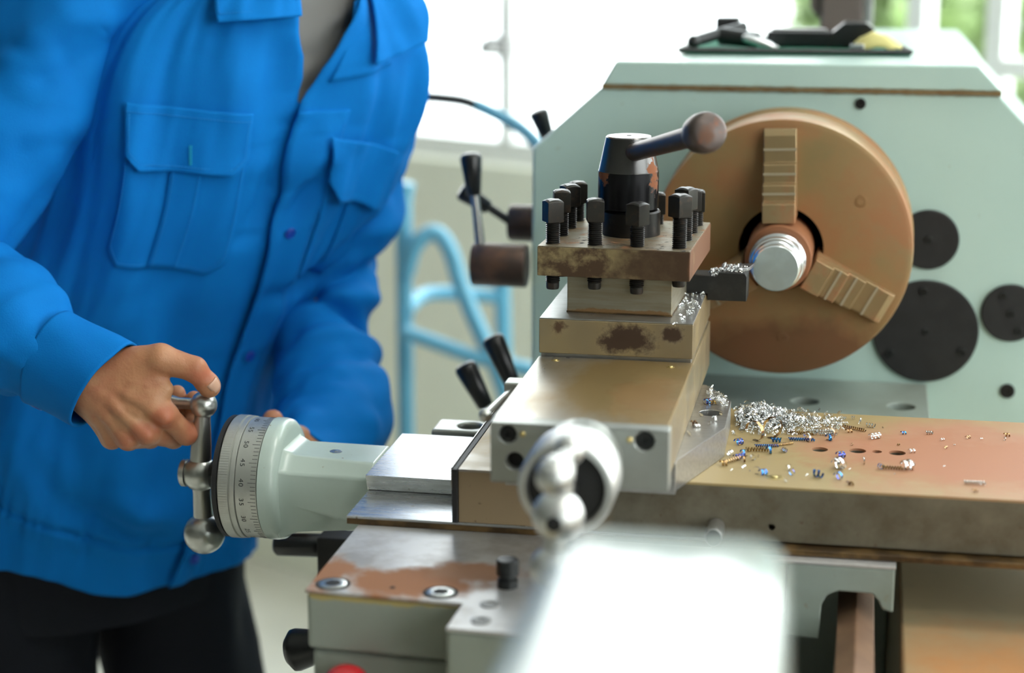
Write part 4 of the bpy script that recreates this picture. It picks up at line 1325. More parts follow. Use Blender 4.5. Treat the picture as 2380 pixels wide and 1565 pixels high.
def fold_disp(phi, z):
    d = np.zeros_like(phi)
    x, y = phi * 0.17, z
    for (p0, z0), (p1, z1), w, amp in FOLDS:
        ax, ay, bx, by = p0 * 0.17, z0, p1 * 0.17, z1
        dx, dy = bx - ax, by - ay
        L2 = dx * dx + dy * dy
        t = np.clip(((x - ax) * dx + (y - ay) * dy) / L2, 0, 1)
        q = (x - ax - t * dx) ** 2 + (y - ay - t * dy) ** 2
        d += 2.2 * amp * np.exp(-q / (w * 0.5) ** 2) * (0.35 + 0.65 * np.sin(np.pi * np.clip(t, 0.04, 0.96)))
    fr = np.array([nz(a * 3.4, b * 5.0, 2.0) * 0.0095 + nz(a * 8.0 + b * 6, b * 7.0, 7.0) * 0.0034 + nz(a * 15.0, b * 5.0, 17.0) * 0.0012 for a, b in zip(phi.ravel(), z.ravel())]).reshape(phi.shape)
    d += fr
    # puckers along the waistband seam, and the band pulled in
    sz = seam_z(phi)
    near = np.exp(-((z - sz) / 0.022) ** 2)
    pk = np.array([nz(a * 26.0, b * 6.0, 4.0) for a, b in zip(phi.ravel(), z.ravel())]).reshape(phi.shape)
    d += near * pk * 0.0060 - 0.0050 * np.exp(-((z - sz) / 0.0035) ** 2) - 0.004 * np.clip((sz - z) / 0.02, 0, 1)
    # blousing just above the band
    d += 0.007 * np.exp(-((z - sz - 0.055) / 0.035) ** 2)
    return d


EDGE = A_([(0.690, 0.075), (0.695, 0.079), (0.734, 0.120), (0.801, 0.165), (0.89, 0.185), (0.966, 0.165), (1.019, 0.110), (1.103, 0.005), (1.115, 0.000), (1.142, -0.004),
           (1.168, -0.030), (1.189, -0.032), (1.231, -0.017)])
LED = A_([(1.231, -0.017), (1.263, 0.030), (1.296, 0.110), (1.328, 0.225), (1.36, 0.40)])
RED = A_([(1.231, -0.017), (1.255, -0.017), (1.276, -0.035), (1.297, -0.079), (1.335, -0.131), (1.36, -0.22)])


def edge_left(z):
    return np.where(z < 1.231, np.interp(z, EDGE[:, 0], EDGE[:, 1]), np.interp(z, LED[:, 0], LED[:, 1]))


def edge_right(z):
    under = np.interp(z, EDGE[:, 0], EDGE[:, 1]) + 0.12 * np.clip((1.231 - z) / 0.03, 0, 1)
    return np.where(z < 1.231, under, np.interp(z, RED[:, 0], RED[:, 1]))


def panel_off(phi, z, side):
    """the left front lies over the right one"""
    if side == 'L':
        d = (phi - edge_left(z)) * 0.17
        return 0.0060 * np.exp(-(d / 0.05) ** 2) + 0.001
    return 0.0 * phi


def shirt_pt(phi, z, off=0.0, side=None):
    phi, z = np.asarray(phi, float), np.asarray(z, float)
    if side is None:
        side = 'L' if np.mean(phi) > 0.05 else 'R'
    d = fold_disp(phi, z) + panel_off(phi, z, side) + off
    return torso(phi, z) + tnormal(phi, z) * d[..., None]


# shirt: two fronts and a back as one cloth, running round the back from edge to edge
NC, NR = 340, 290
uu = np.linspace(0, 1, NC)
# finer columns over the front
uw = (uu + 0.055 * np.sin(2 * np.pi * uu))
vv_ = np.linspace(0, 1, NR)
PH, ZZ = np.zeros((NR, NC)), np.zeros((NR, NC))
SIDE = np.zeros((NR, NC))
for i, v_ in enumerate(vv_):
    zc = 0.70 + v_ * (1.362 - 0.70)
    z_try = np.full(NC, zc)
    pr_, plft = edge_right(z_try), edge_left(z_try)
    ph = pr_ + (plft - 2 * np.pi - pr_) * uw
    phm = np.where(ph < -np.pi, ph + 2 * np.pi, ph)
    hz = hem_z(phm)
    ZZ[i] = hz + v_ * (1.362 - hz)
    PH[i] = ph
SIDEL = PH < -np.pi
PHW = np.where(SIDEL, PH + 2 * np.pi, PH)
base = torso(PHW, ZZ)
nrm = tnormal(PHW, ZZ)
disp = fold_disp(PHW, ZZ)
dl = (PHW - edge_left(ZZ)) * 0.17
disp += np.where(SIDEL, 0.0060 * np.exp(-(dl / 0.05) ** 2) + 0.001, 0.0)
# lapels of the open neck roll outwards
roll = np.clip((ZZ - 1.24) / 0.07, 0, 1)
dr = np.abs(PHW - edge_right(ZZ)) * 0.17
disp += np.where(~SIDEL & (dr < 0.06), roll * 0.016 * np.exp(-(dr / 0.022) ** 2), 0)
disp += np.where(SIDEL & (np.abs(dl) < 0.06), roll * 0.010 * np.exp(-(dl / 0.025) ** 2), 0)
shirt = grid_mesh(base + nrm * disp[..., None], 'shirt', 'shirt_blue', per, thick=0.0012, flip=True)
shirt['label'] = 'bright blue button-up work shirt with two chest pockets'

# grey tee under the open collar
ph_ = np.linspace(-np.pi, np.pi, 120, endpoint=False)
zz_ = np.linspace(1.13, 1.385, 80)
PHT, ZT_ = np.meshgrid(ph_, zz_)
tee_d = np.full(PHT.shape, -0.015)
for (p0, z0), (p1, z1), w, amp in [((0.35, 1.34), (-0.02, 1.29), 0.012, 0.004), ((0.30, 1.33), (0.0, 1.255), 0.010, 0.0045), ((0.16, 1.30), (0.0, 1.24), 0.008, -0.004),
                                   ((0.10, 1.35), (-0.12, 1.325), 0.008, 0.004), ((0.22, 1.355), (-0.10, 1.335), 0.007, -0.004), ((0.25, 1.31), (0.02, 1.27), 0.006, -0.003)]:
    ax, ay, bx, by = p0 * .17, z0, p1 * .17, z1
    dx, dy = bx - ax, by - ay
    t = np.clip(((PHT * .17 - ax) * dx + (ZT_ - ay) * dy) / (dx * dx + dy * dy), 0, 1)
    q = (PHT * .17 - ax - t * dx) ** 2 + (ZT_ - ay - t * dy) ** 2
    tee_d += amp * np.exp(-q / w ** 2)
tee = grid_mesh(torso(PHT, ZT_) + tnormal(PHT, ZT_) * tee_d[..., None], 'undershirt', 'tee_grey', per, wrap=True)
tee['label'] = 'grey undershirt showing in the open collar'


# ---- sewn-on pieces: patches that follow the shirt
def patch(name, corners, rows, cols, off, parent, side, thick=0.0016, cham=0.0, material='shirt_blue', lift=None):
    """corners: (phi,z) top-left, top-right, bottom-right, bottom-left; cham cuts the lower corners"""
    TL, TR2, BR, BL = [A_(c) for c in corners]
    s = np.linspace(0, 1, cols)
    t = np.linspace(0, 1, rows)
    Sg, Tg = np.meshgrid(s, t)
    if cham:
        lim = 1 - cham * np.clip(1 - np.minimum(Sg, 1 - Sg) / 0.12, 0, 1)
        Tg = Tg * lim
    Q = ((1 - Sg) * (1 - Tg))[..., None] * TL + (Sg * (1 - Tg))[..., None] * TR2 + (Sg * Tg)[..., None] * BR + ((1 - Sg) * Tg)[..., None] * BL
    o_ = np.full(Sg.shape, off)
    if lift is not None:
        o_ = o_ + lift(Sg, Tg)
    # edges turned down to the shirt
    m_ = np.minimum(np.minimum(Sg / 0.02, (1 - Sg) / 0.02), (1 - Tg) / 0.03)
    P = shirt_pt(Q[..., 0], Q[..., 1], 0.0, side)
    P = P + tnormal(Q[..., 0], Q[..., 1]) * (o_)[..., None]
    ob = grid_mesh(P, name, material, parent, thick=thick, flip=True)
    return ob, Q


def stitches(name, pts, off, parent, side, material='shirt_thread', step=0.0032, ln=0.0019):
    """dashes of thread along a (phi,z) polyline"""
    pts = [A_(p) for p in pts]
    m = MB()
    for a, b in zip(pts, pts[1:]):
        L_ = math.hypot((b[0] - a[0]) * 0.17, b[1] - a[1])
        n = max(1, int(L_ / step))
        tt = (np.arange(n) + 0.2) / n
        q0 = a + (b - a) * tt[:, None]
        q1 = a + (b - a) * (tt + ln / step / n)[:, None]
        offs = off if not hasattr(off, '__call__') else off(q0)
        w0 = shirt_pt(q0[:, 0], q0[:, 1], 0.0, side) + tnormal(q0[:, 0], q0[:, 1]) * off
        w1 = shirt_pt(q1[:, 0], q1[:, 1], 0.0, side) + tnormal(q1[:, 0], q1[:, 1]) * off
        for p, q in zip(w0, w1):
            m.tube([p, q], 0.00045, 4)
    o = m.build(name, material, parent, flat=True, fix=False)
    o['kind'] = 'stuff'
    return o


def lerpq(c, s, t):
    TL, TR2, BR, BL = [A_(k) for k in c]
    return (1 - s) * (1 - t) * TL + s * (1 - t) * TR2 + s * t * BR + (1 - s) * t * BL


# his right chest pocket (large, sharp)
pk = [(-0.90, 1.222), (-0.255, 1.222), (-0.105, 1.058), (-0.80, 1.082)]


def pk_lift(S, T):
    return 0.0012 * np.exp(-((S - 0.5) / 0.3) ** 2)


pocket, _ = patch('chest_pocket', pk, 40, 40, 0.0026, shirt, 'R', cham=0.10, lift=pk_lift)
pl_c = [lerpq(pk, .40, 0.0), lerpq(pk, .66, 0.0), lerpq(pk, .66, 0.985), lerpq(pk, .40, 0.985)]
patch('box_pleat', pl_c, 30, 8, 0.0062, pocket, 'R')
stitches('pocket_stitching', [lerpq(pk, .02, .02), lerpq(pk, .02, .86), lerpq(pk, .12, .965), lerpq(pk, .88, .965), lerpq(pk, .975, .86), lerpq(pk, .975, .02)], 0.0036, pocket, 'R')
stitches('pocket_stitching', [lerpq(pk, .43, .02), lerpq(pk, .43, .97)], 0.0072, pocket, 'R')
stitches('pocket_stitching', [lerpq(pk, .635, .02), lerpq(pk, .635, .97)], 0.0072, pocket, 'R')
fl = [(-0.945, 1.2385), (-0.250, 1.2255), (-0.200, 1.1650), (-0.845, 1.1765)]


def fl_lift(S, T):
    return 0.0030 * T * T + 0.0018 * np.sin(S * 9 + 1) * T * T


flap, _ = patch('pocket_flap', fl, 24, 48, 0.0085, shirt, 'R', cham=0.24, thick=0.0022, lift=fl_lift)
stitches('flap_stitching', [lerpq(fl, .005, .13), lerpq(fl, .995, .13)], 0.0093, flap, 'R', step=0.0028)
stitches('flap_stitching', [lerpq(fl, .04, .15), lerpq(fl, .04, .72), lerpq(fl, .13, .90), lerpq(fl, .87, .90), lerpq(fl, .96, .72), lerpq(fl, .96, .15)], 0.0118, flap, 'R', step=0.0028)
stitches('buttonhole', [lerpq(fl, .535, .55), lerpq(fl, .535, .86)], 0.0118, flap, 'R', 'thread_teal', step=0.0008, ln=0.0007)
stitches('buttonhole', [lerpq(fl, .548, .55), lerpq(fl, .548, .86)], 0.0118, flap, 'R', 'thread_teal', step=0.0008, ln=0.0007)

# his left chest pocket
pk2 = [(0.115, 1.188), (0.660, 1.155), (0.840, 1.030), (0.300, 1.040)]
pocket2, _ = patch('chest_pocket', pk2, 40, 36, 0.0030, shirt, 'L', cham=0.08, lift=pk_lift)
pl2 = [lerpq(pk2, .40, 0.0), lerpq(pk2, .66, 0.0), lerpq(pk2, .66, 0.985), lerpq(pk2, .40, 0.985)]
patch('box_pleat', pl2, 30, 8, 0.0066, pocket2, 'L')
fl2 = [(0.085, 1.1985), (0.600, 1.1735), (0.690, 1.1130), (0.165, 1.1370)]
flap2, _ = patch('pocket_flap', fl2, 24, 40, 0.0105, shirt, 'L', cham=0.26, thick=0.0022,
                 lift=lambda S, T: 0.006 * T * T + 0.0022 * np.sin(S * 11) * T)

# placket band with buttons on the left front edge
zt = np.linspace(0.702, 1.222, 150)
wd = np.linspace(0, 1, 9)
ZP, WP = np.meshgrid(zt, wd, indexing='ij')
PP = edge_left(ZP) - 0.002 + WP * 0.20
PPt = shirt_pt(PP, ZP, 0.0, 'L') + tnormal(PP, ZP) * (0.0022 + 0.0016 * np.exp(-(WP / 0.12) ** 2))[..., None]
plk = grid_mesh(PPt, 'placket', 'shirt_blue', shirt, thick=0.0022, flip=False)
stitches('placket_stitching', [(float(edge_left(A_(z))) + 0.185, z) for z in np.linspace(0.72, 1.21, 40)], 0.0045, plk, 'L')


def shirt_button(phi, z, side, off, parent=shirt, r=0.0058):
    p = shirt_pt(A_([phi]), A_([z]), 0.0, side)[0]
    n = tnormal(A_([phi]), A_([z]))[0]
    p = V(p + n * off)
    b = MB().revolve([(r * .9, 0), (r, 0.0006), (r, 0.0016), (r * 0.88, 0.0022), (r * 0.7, 0.0018), (0, 0.0017)], p, V(n), 24).build('button', 'button_blue', parent)
    t_ = MB()
    e = V(n).orthogonal().normalized()
    for s in (-1, 1):
        t_.tube([p + V(n) * 0.0019 + e * (s * .0012) - V(n).cross(e) * .0012, p + V(n) * 0.0021 + e * (s * .0012) + V(n).cross(e) * .0012], 0.0003, 5)
    t_.build('thread', 'shirt_thread', b, flat=True)
    return b


for z in (1.100, 0.960, 0.835, 0.728):
    shirt_button(float(edge_left(A_(z))) + 0.085, z, 'L', 0.0042)

# collar leaves
cl = [(-0.72, 1.350), (-0.130, 1.352), (-0.110, 1.3135), (-0.560, 1.3080)]
col_r, _ = patch('collar_leaf', cl, 16, 30, 0.0120, shirt, 'R', thick=0.0026, lift=lambda S, T: 0.010 * T + 0.004 * S * T)
stitches('collar_stitching', [lerpq(cl, .04, .1), lerpq(cl, .04, .84), lerpq(cl, .95, .84), lerpq(cl, .96, .1)], 0.0215, col_r, 'R', step=0.0028)
cl2 = [(0.36, 1.352), (0.86, 1.340), (0.60, 1.283), (0.235, 1.266)]
patch('collar_leaf', cl2, 20, 24, 0.0120, shirt, 'L', thick=0.0026, lift=lambda S, T: 0.012 * T * (0.4 + S))
cl3 = [(0.14, 1.318), (0.34, 1.330), (0.36, 1.275), (0.10, 1.262)]
patch('collar_facing', [(0.20, 1.325), (0.42, 1.345), (0.42, 1.262), (0.06, 1.250)], 18, 14, 0.0050, shirt, 'L', thick=0.0016)
# shoulder strap of the left shoulder
patch('shoulder_strap', [(0.95, 1.340), (1.28, 1.322), (1.38, 1.290), (1.02, 1.300)], 8, 14, 0.012, shirt, 'L', thick=0.003)


# ---- sleeves: tubes with bunched cloth
def sleeve(name, path, rad, parent, seed, n_ax=90, n_ring=96, wr=0.004, folds=(), flat=1.0, up=(0, 0, 1)):
    P, rr = spline([V(p) for p in path], rad, 12)
    # resample evenly
    d = [0.0]
    for a, b in zip(P, P[1:]):
        d.append(d[-1] + (b - a).length)
    S = np.linspace(0, d[-1], n_ax)
    pts = A_([[np.interp(s, d, [p[k] for p in P]) for k in range(3)] for s in S])
    rs_ = np.interp(S, d, rr)
    tan = np.gradient(pts, axis=0)
    tan /= np.linalg.norm(tan, axis=1, keepdims=True)
    e = A_(up, float)
    out = np.zeros((n_ax, n_ring, 3))
    frames = []
    for i in range(n_ax):
        t = tan[i]
        e = e - t * e.dot(t)
        e /= np.linalg.norm(e)
        g = np.cross(t, e)
        frames.append((e.copy(), g.copy()))
        for k in range(n_ring):
            a = 2 * np.pi * k / n_ring
            c, s_ = np.cos(a), np.sin(a)
            sl = S[i]
            w_ = nz(c * 1.3 + seed, s_ * 1.3, sl * 16) * wr + nz(c * 2.2 + seed + 9, s_ * 2.2, sl * 38) * wr * 0.5
            for fs, fa, fw, fl_, amp, slant in folds:
                da = (a - fa + np.pi) % (2 * np.pi) - np.pi
                ds = sl - fs - slant * da
                w_ += amp * np.exp(-(ds / fw) ** 2 - (da / fl_) ** 2)
            r2 = rs_[i] + w_
            out[i, k] = pts[i] + e * c * r2 + g * s_ * r2 * flat
    ob = grid_mesh(out, name, 'shirt_blue', parent, thick=0.0012, wrap=True, flip=True)
    return ob, pts, frames, out


SR, ELR, WRR = A_([-0.6950, -0.050, 1.320]), A_([-0.7870, -0.176, 1.100]), A_([-0.590, -0.2720, 1.008])
sl_r, _, _, _ = sleeve('sleeve', [(-0.640, -0.02, 1.365), (-0.694, -0.055, 1.325), (-0.7160, -0.080, 1.250), (-0.7640, -0.140, 1.150), (-0.7880, -0.180, 1.098), (-0.7480, -0.215, 1.072),
                       (-0.6900, -0.246, 1.0520), (-0.6600, -0.2580, 1.0405), (-0.6400, -0.2660, 1.0315), (-0.6180, -0.2710, 1.0235)],
                       [0.050, 0.060, 0.061, 0.060, 0.062, 0.063, 0.062, 0.0545, 0.0400, 0.0370], shirt, 3.0, n_ax=120, wr=0.006,
                       folds=[(0.08, 4.6, 0.02, 0.8, 0.006, 0.05), (0.15, 4.7, 0.018, 0.7, -0.007, 0.06), (0.21, 4.6, 0.02, 0.8, 0.008, 0.05), (0.34, 0.3, 0.012, 0.7, 0.008, -0.03),
                              (0.375, 0.2, 0.009, 0.6, -0.006, -0.03), (0.40, 5.6, 0.012, 0.7, 0.007, 0.04), (0.43, 5.2, 0.008, 0.7, -0.007, 0.03)])
# cuff, buttoned, standing a little off the wrist
c0, c1 = A_([-0.6330, -0.2690, 1.0285]), A_([-0.5770, -0.2800, 1.0075])
tax = (c1 - c0) / np.linalg.norm(c1 - c0)
ev = A_([0.42, 0.0, 1.0])
ev = ev - tax * ev.dot(tax)
ev /= np.linalg.norm(ev)
gv = np.cross(tax, ev)
na, nb = 26, 96
cuffP = np.zeros((na, nb, 3))


def cuff_pt(t, a, off=0.0):
    c, s_ = np.cos(a), np.sin(a)
    r2 = 0.0440 - 0.0012 * t + nz(c * 1.5, s_ * 1.5, t * 1.2 + 3) * 0.0030 + off
    # the opening leans: its lower lip reaches back
    p = c0 + (c1 - c0) * t + tax * (0.010 * t * c) + ev * c * r2 + gv * s_ * r2 * 0.84
    return p


for i in range(na):
    for k in range(nb):
        cuffP[i, k] = cuff_pt(i / (na - 1), 2 * np.pi * k / nb)
cuff = grid_mesh(cuffP, 'cuff', 'shirt_blue', sl_r, thick=0.0026, wrap=True, flip=True)
for tt_, in ((0.06,), (0.92,)):
    m = MB()
    for k in range(110):
        a = 2 * np.pi * k / 110
        m.tube([cuff_pt(tt_, a, 0.0010), cuff_pt(tt_, a + 0.035, 0.0010)], 0.00045, 4)
    o = m.build('cuff_stitching', 'shirt_thread', cuff, flat=True, fix=False)
    o['kind'] = 'stuff'
ring_ = MB()
rp = [V(cuff_pt(0.0, 2 * np.pi * k / 48, 0.0004)) for k in range(49)]
ring_.tube(rp, 0.0011, 6)
ring_.build('cuff_seam', 'shirt_blue', cuff)
# cuff button on the underside facing the viewer
ab = None
best = 9e9
for k in range(96):
    a = 2 * np.pi * k / 96
    q = cuff_pt(0.22, a)
    sc_ = q[1] * 1.0 + q[2] * 2.4
    if sc_ < best:
        best, ab = sc_, a
pb = V(cuff_pt(0.22, ab, 0.0005))
nb_ = (pb - V(c0 + (c1 - c0) * 0.22))
nb_ = (nb_ - V(tax) * nb_.dot(V(tax))).normalized()
MB().revolve([(0.0055, 0), (0.0060, 0.0006), (0.0060, 0.0016), (0.0052, 0.0022), (0.004, 0.0018), (0, 0.0017)], pb, nb_, 24).build('button', 'button_blue', cuff)

sl_l, _, _, _ = sleeve('sleeve', [(-0.510, 0.185, 1.325), (-0.466, 0.228, 1.285), (-0.4680, 0.226, 1.20), (-0.4790, 0.203, 1.095), (-0.4960, 0.157, 1.006), (-0.4900, 0.110, 0.948),
                       (-0.4640, 0.055, 0.908), (-0.4560, 0.000, 0.890), (-0.4560, -0.098, 0.884)],
                       [0.050, 0.056, 0.053, 0.049, 0.044, 0.050, 0.062, 0.055, 0.037], shirt, 8.0, n_ax=120, wr=0.006,
                       folds=[(0.255, 1.5, 0.014, 2.2, -0.008, 0.03), (0.30, 1.5, 0.014, 2.5, 0.008, 0.03), (0.345, 1.3, 0.013, 2.5, -0.016, 0.035), (0.385, 1.4, 0.018, 2.5, 0.013, 0.02),
                              (0.425, 1.2, 0.011, 2.5, -0.017, -0.02), (0.46, 1.4, 0.018, 2.5, 0.012, 0.01), (0.50, 1.4, 0.010, 2.0, -0.008, 0.02)])
# ---- trousers
def trousers():
    out = []
    hipc = A_([-0.768, 0.100])
    legs = []
    for sgn in (-1, 1):
        top = hipc + LAT * (0.092 * sgn)
        knee = hipc + LAT * (0.125 * sgn) + FACE * 0.015
        foot = hipc + LAT * (0.150 * sgn) - FACE * 0.02
        P = [(top[0], top[1], 0.80), (top[0], top[1], 0.66), (knee[0], knee[1], 0.36), (foot[0], foot[1], FLOOR + 0.06)]
        legs.append((P, [0.088, 0.096, 0.088, 0.082]))
    return legs


tro = None
for i, (P, rr) in enumerate(trousers()):
    Ps, rs2 = spline([V(p) for p in P], rr, 14)
    G = np.zeros((len(Ps), 64, 3))
    for a_i, (p, r2) in enumerate(zip(Ps, rs2)):
        for k in range(64):
            a = 2 * math.pi * k / 64
            q = r2 + nz(math.cos(a) * 1.5 + i * 5, math.sin(a) * 1.5, p.z * 9) * 0.009 + nz(math.cos(a) * 3 + i, math.sin(a) * 3, p.z * 20) * 0.003
            G[a_i, k] = (p.x + LAT[0] * q * math.sin(a) * 0.95 + FACE[0] * q * math.cos(a), p.y + LAT[1] * q * math.sin(a) * 0.95 + FACE[1] * q * math.cos(a), p.z)
    if tro is None:
        tro = grid_mesh(G, 'trousers', 'trouser_navy', per, thick=0.0015, wrap=True, flip=True)
        tro['label'] = 'dark navy trousers below the shirt hem'
    else:
        grid_mesh(G, 'trouser_leg', 'trouser_navy', tro, thick=0.0015, wrap=True, flip=True)
hipP = np.zeros((12, 72, 3))
for i in range(12):
    z = 0.66 + 0.018 * i
    for k in range(72):
        a = 2 * math.pi * k / 72
        s = 0.93 - 0.03 * (11 - i) / 11
        hipP[i, k] = (-0.768 + LAT[0] * 0.192 * s * math.sin(a) + FACE[0] * 0.134 * s * math.cos(a), 0.10 + LAT[1] * 0.192 * s * math.sin(a) + FACE[1] * 0.134 * s * math.cos(a), z)
grid_mesh(hipP, 'trouser_seat', 'trouser_navy', tro, wrap=True, flip=True)
for sgn in (-1, 1):
    ft = A_([-0.768, 0.10]) + LAT * (0.150 * sgn)
    m = MB()
    secs_ = [(-0.085, 0.030, 0.055), (-0.06, 0.038, 0.075), (0.0, 0.040, 0.085), (0.06, 0.044, 0.06), (0.12, 0.046, 0.045), (0.165, 0.036, 0.035), (0.185, 0.015, 0.025)]
    v, f = [], []
    for d_, w_, h_ in secs_:
        for k in range(16):
            a = 2 * math.pi * k / 16
            cc_, ss_ = math.cos(a), math.sin(a)
            hh = (ss_ * 0.5 + 0.5) * h_
            v.append((ft[0] + FACE[0] * d_ + LAT[0] * w_ * cc_, ft[1] + FACE[1] * d_ + LAT[1] * w_ * cc_, FLOOR + 0.001 + hh))
    for i in range(len(secs_) - 1):
        for k in range(16):
            f.append((i * 16 + k, i * 16 + (k + 1) % 16, (i + 1) * 16 + (k + 1) % 16, (i + 1) * 16 + k))
    f.append(tuple(range(16)))
    f.append(tuple(range(len(v) - 1, len(v) - 17, -1)))
    m.add(v, f).build('shoe', 'shoe_black', per, sharp=60)

# ---- body: one continuous skin (head, neck, trunk, arms, hands, legs) as a smooth union of tapered limbs
PR = []          # (a, b, ra, rb, k)


def limb(a, b, ra, rb, k=0.012):
    PR.append((A_(a, float), A_(b, float), ra, rb, k))


# right hand: wrist, metacarpals, fingers closing under and round the crank grip, thumb along its top
W_ = A_([-0.5880, -0.2740, 1.0080])
I0, M0, R0, L0 = A_([-0.5190, -0.2850, 0.9860]), A_([-0.5350, -0.2890, 0.9700]), A_([-0.5545, -0.2855, 0.9625]), A_([-0.5740, -0.2760, 0.9590])
limb(W_ + A_([.004, -.004, .010]), I0, 0.0165, 0.0112, .008)
limb(W_ + A_([.002, -.007, .004]), M0, 0.0165, 0.0115, .008)
limb(W_ + A_([.000, -.005, -.004]), R0, 0.0165, 0.0110, .008)
limb(W_ + A_([-.002, -.001, -.012]), L0, 0.0155, 0.0102, .008)
limb(W_ + A_([.012, .002, .0]), (I0 + M0) / 2 + A_([-.006, .010, .008]), 0.017, 0.013, .008)
FING = [(I0, [(-0.5085, -0.2640, 0.9625), (-0.5095, -0.2370, 0.9670), (-0.5110, -0.2345, 0.9870)], [0.0102, 0.0096, 0.0086, 0.0074]),
        (M0, [(-0.5270, -0.2480, 0.9540), (-0.5270, -0.2265, 0.9705), (-0.5275, -0.2330, 0.9910)], [0.0106, 0.0098, 0.0088, 0.0076]),
        (R0, [(-0.5500, -0.2460, 0.9520), (-0.5490, -0.2255, 0.9690), (-0.5480, -0.2310, 0.9890)], [0.0102, 0.0095, 0.0085, 0.0074]),
        (L0, [(-0.5715, -0.2440, 0.9530), (-0.5700, -0.2270, 0.9680), (-0.5685, -0.2310, 0.9840)], [0.0094, 0.0086, 0.0078, 0.0068])]
for st, js, rr in FING:
    p = st
    for q, r0, r1 in zip(js, rr, rr[1:]):
        limb(p, q, r0, r1, 0.0035)
        p = A_(q)
# knuckle caps and tendons on the back
for kn_, w_ in ((I0, (.006, -.012, .012)), (M0, (.003, -.016, .006)), (R0, (.0, -.014, -.001)), (L0, (-.002, -.010, -.008))):
    base_ = W_ + A_(w_)
    tip_ = kn_ + A_([0.003, -0.0088, -0.001])
    mid_ = (base_ + tip_) / 2 + A_([0, -0.0042, 0.001])
    limb(base_, mid_, 0.0036, 0.0036, 0.0045)
    limb(mid_, tip_, 0.0036, 0.0058, 0.0045)
# vein
limb((-0.562, -0.2935, 1.000), (-0.540, -0.2955, 0.9890), 0.0022, 0.0020, 0.006)
limb((-0.566, -0.2930, 0.992), (-0.553, -0.2970, 0.9760), 0.0020, 0.0018, 0.005)
# thumb
T0, T1, T2, T3 = A_([-0.5650, -0.2760, 1.0250]), A_([-0.5245, -0.2770, 1.0345]), A_([-0.4965, -0.2690, 1.0240]), A_([-0.4860, -0.2630, 1.0085])
limb(T0, T1, 0.0165, 0.0130, 0.010)
limb(T1, T2, 0.0125, 0.0112, 0.004)
limb(T2, T3, 0.0110, 0.0090, 0.003)
limb((-0.556, -0.2780, 1.020), (-0.5300, -0.2830, 1.0020), 0.0150, 0.0105, 0.010)
limb((-0.546, -0.2760, 1.028), (-0.5180, -0.2800, 1.0080), 0.0090, 0.0050, 0.010)
limb(T2 + A_([-.003, -.004, .0062]), T2 + A_([.003, -.003, .0048]), 0.0058, 0.0062, 0.003)
limb(T3 + A_([-.001, .0, .001]), T3 + A_([.0005, .0, -.0015]), 0.0100, 0.0096, 0.004)
# arms
limb(W_, ELR, 0.0250, 0.0400, 0.02)
limb(ELR, (-0.7150, -0.079, 1.250), 0.0380, 0.0420, 0.02)
limb((-0.7150, -0.079, 1.250), SR, 0.0420, 0.0430, 0.02)
SL, ELL, WRL = A_([-0.4600, 0.2280, 1.275]), A_([-0.4700, 0.0800, 0.928]), A_([-0.4600, -0.0600, 0.892])
AL = [SL, A_([-0.4790, 0.203, 1.095]), A_([-0.4960, 0.157, 1.006]), A_([-0.4880, 0.104, 0.944]), A_([-0.4640, 0.050, 0.908]), WRL]
for a_l, b_l, r_a, r_b in zip(AL, AL[1:], (.030, .027, .025, .025, .027), (.027, .025, .025, .027, .023)):
    limb(a_l, b_l, r_a, r_b, 0.02)
# left hand, half closed behind the dial, index knuckle raised
for dx, z0, pip, dip, tip in [(0.012, .924, (-0.4560, -0.1290, 0.9300), (-0.4560, -0.1450, 0.9120), (-0.4560, -0.1360, 0.896)), (-0.004, .926, (-0.4720, -0.1290, 0.9400), (-0.4720, -0.1480, 0.9240), (-0.4720, -0.1400, 0.904)),
                         (-0.021, .922, (-0.4890, -0.1260, 0.9280), (-0.4890, -0.1420, 0.9110), (-0.4890, -0.1330, 0.895)), (-0.036, .914, (-0.5040, -0.1180, 0.9170), (-0.5040, -0.1320, 0.9020), (-0.5030, -0.1240, 0.888))]:
    mc = A_([-0.468 + dx, -0.100, z0 - 0.008])
    limb(WRL + A_([dx * .6, 0, 0.002]), mc, 0.0155, 0.0110, 0.008)
    limb(mc, pip, 0.0102, 0.0094, 0.0035)
    limb(pip, dip, 0.0092, 0.0084, 0.0035)
    limb(dip, tip, 0.0084, 0.0074, 0.0035)
limb(WRL + A_([.016, -.010, -.004]), (-0.444, -0.098, 0.902), 0.0150, 0.0118, 0.010)
limb((-0.444, -0.098, 0.902), (-0.447, -0.128, 0.895), 0.0112, 0.0094, 0.004)
# trunk, neck, head
tc = lambda z: A_([float(trow(z)[0]), float(trow(z)[1]), z])
for z0, z1, r0, r1 in ((0.76, 0.88, .088, .09), (0.88, 1.02, .09, .092), (1.02, 1.16, .092, .088), (1.16, 1.26, .088, .070)):
    for s in (-0.055, 0.055):
        limb(tc(z0) + A_([LAT[0] * s, LAT[1] * s, 0]), tc(z1) + A_([LAT[0] * s, LAT[1] * s, 0]), r0, r1, 0.03)
limb(tc(1.27) - A_([FACE[0] * .02, FACE[1] * .02, 0]), SR, 0.050, 0.040, 0.02)
limb(tc(1.27) - A_([FACE[0] * .02, FACE[1] * .02, 0]), SL, 0.050, 0.036, 0.02)
NK_ = tc(1.30)
HD = NK_ + A_([FACE[0] * 0.065, FACE[1] * 0.065, 0.21])
limb(NK_, HD - A_([0, 0, 0.05]), 0.058, 0.052, 0.03)
f3 = A_([FACE[0], FACE[1], -0.25])
l3 = A_([LAT[0], LAT[1], 0.0])
limb(HD + f3 * 0.01 + A_([0, 0, 0.03]), HD - f3 * 0.02 + A_([0, 0, 0.045]), 0.076, 0.078, 0.02)
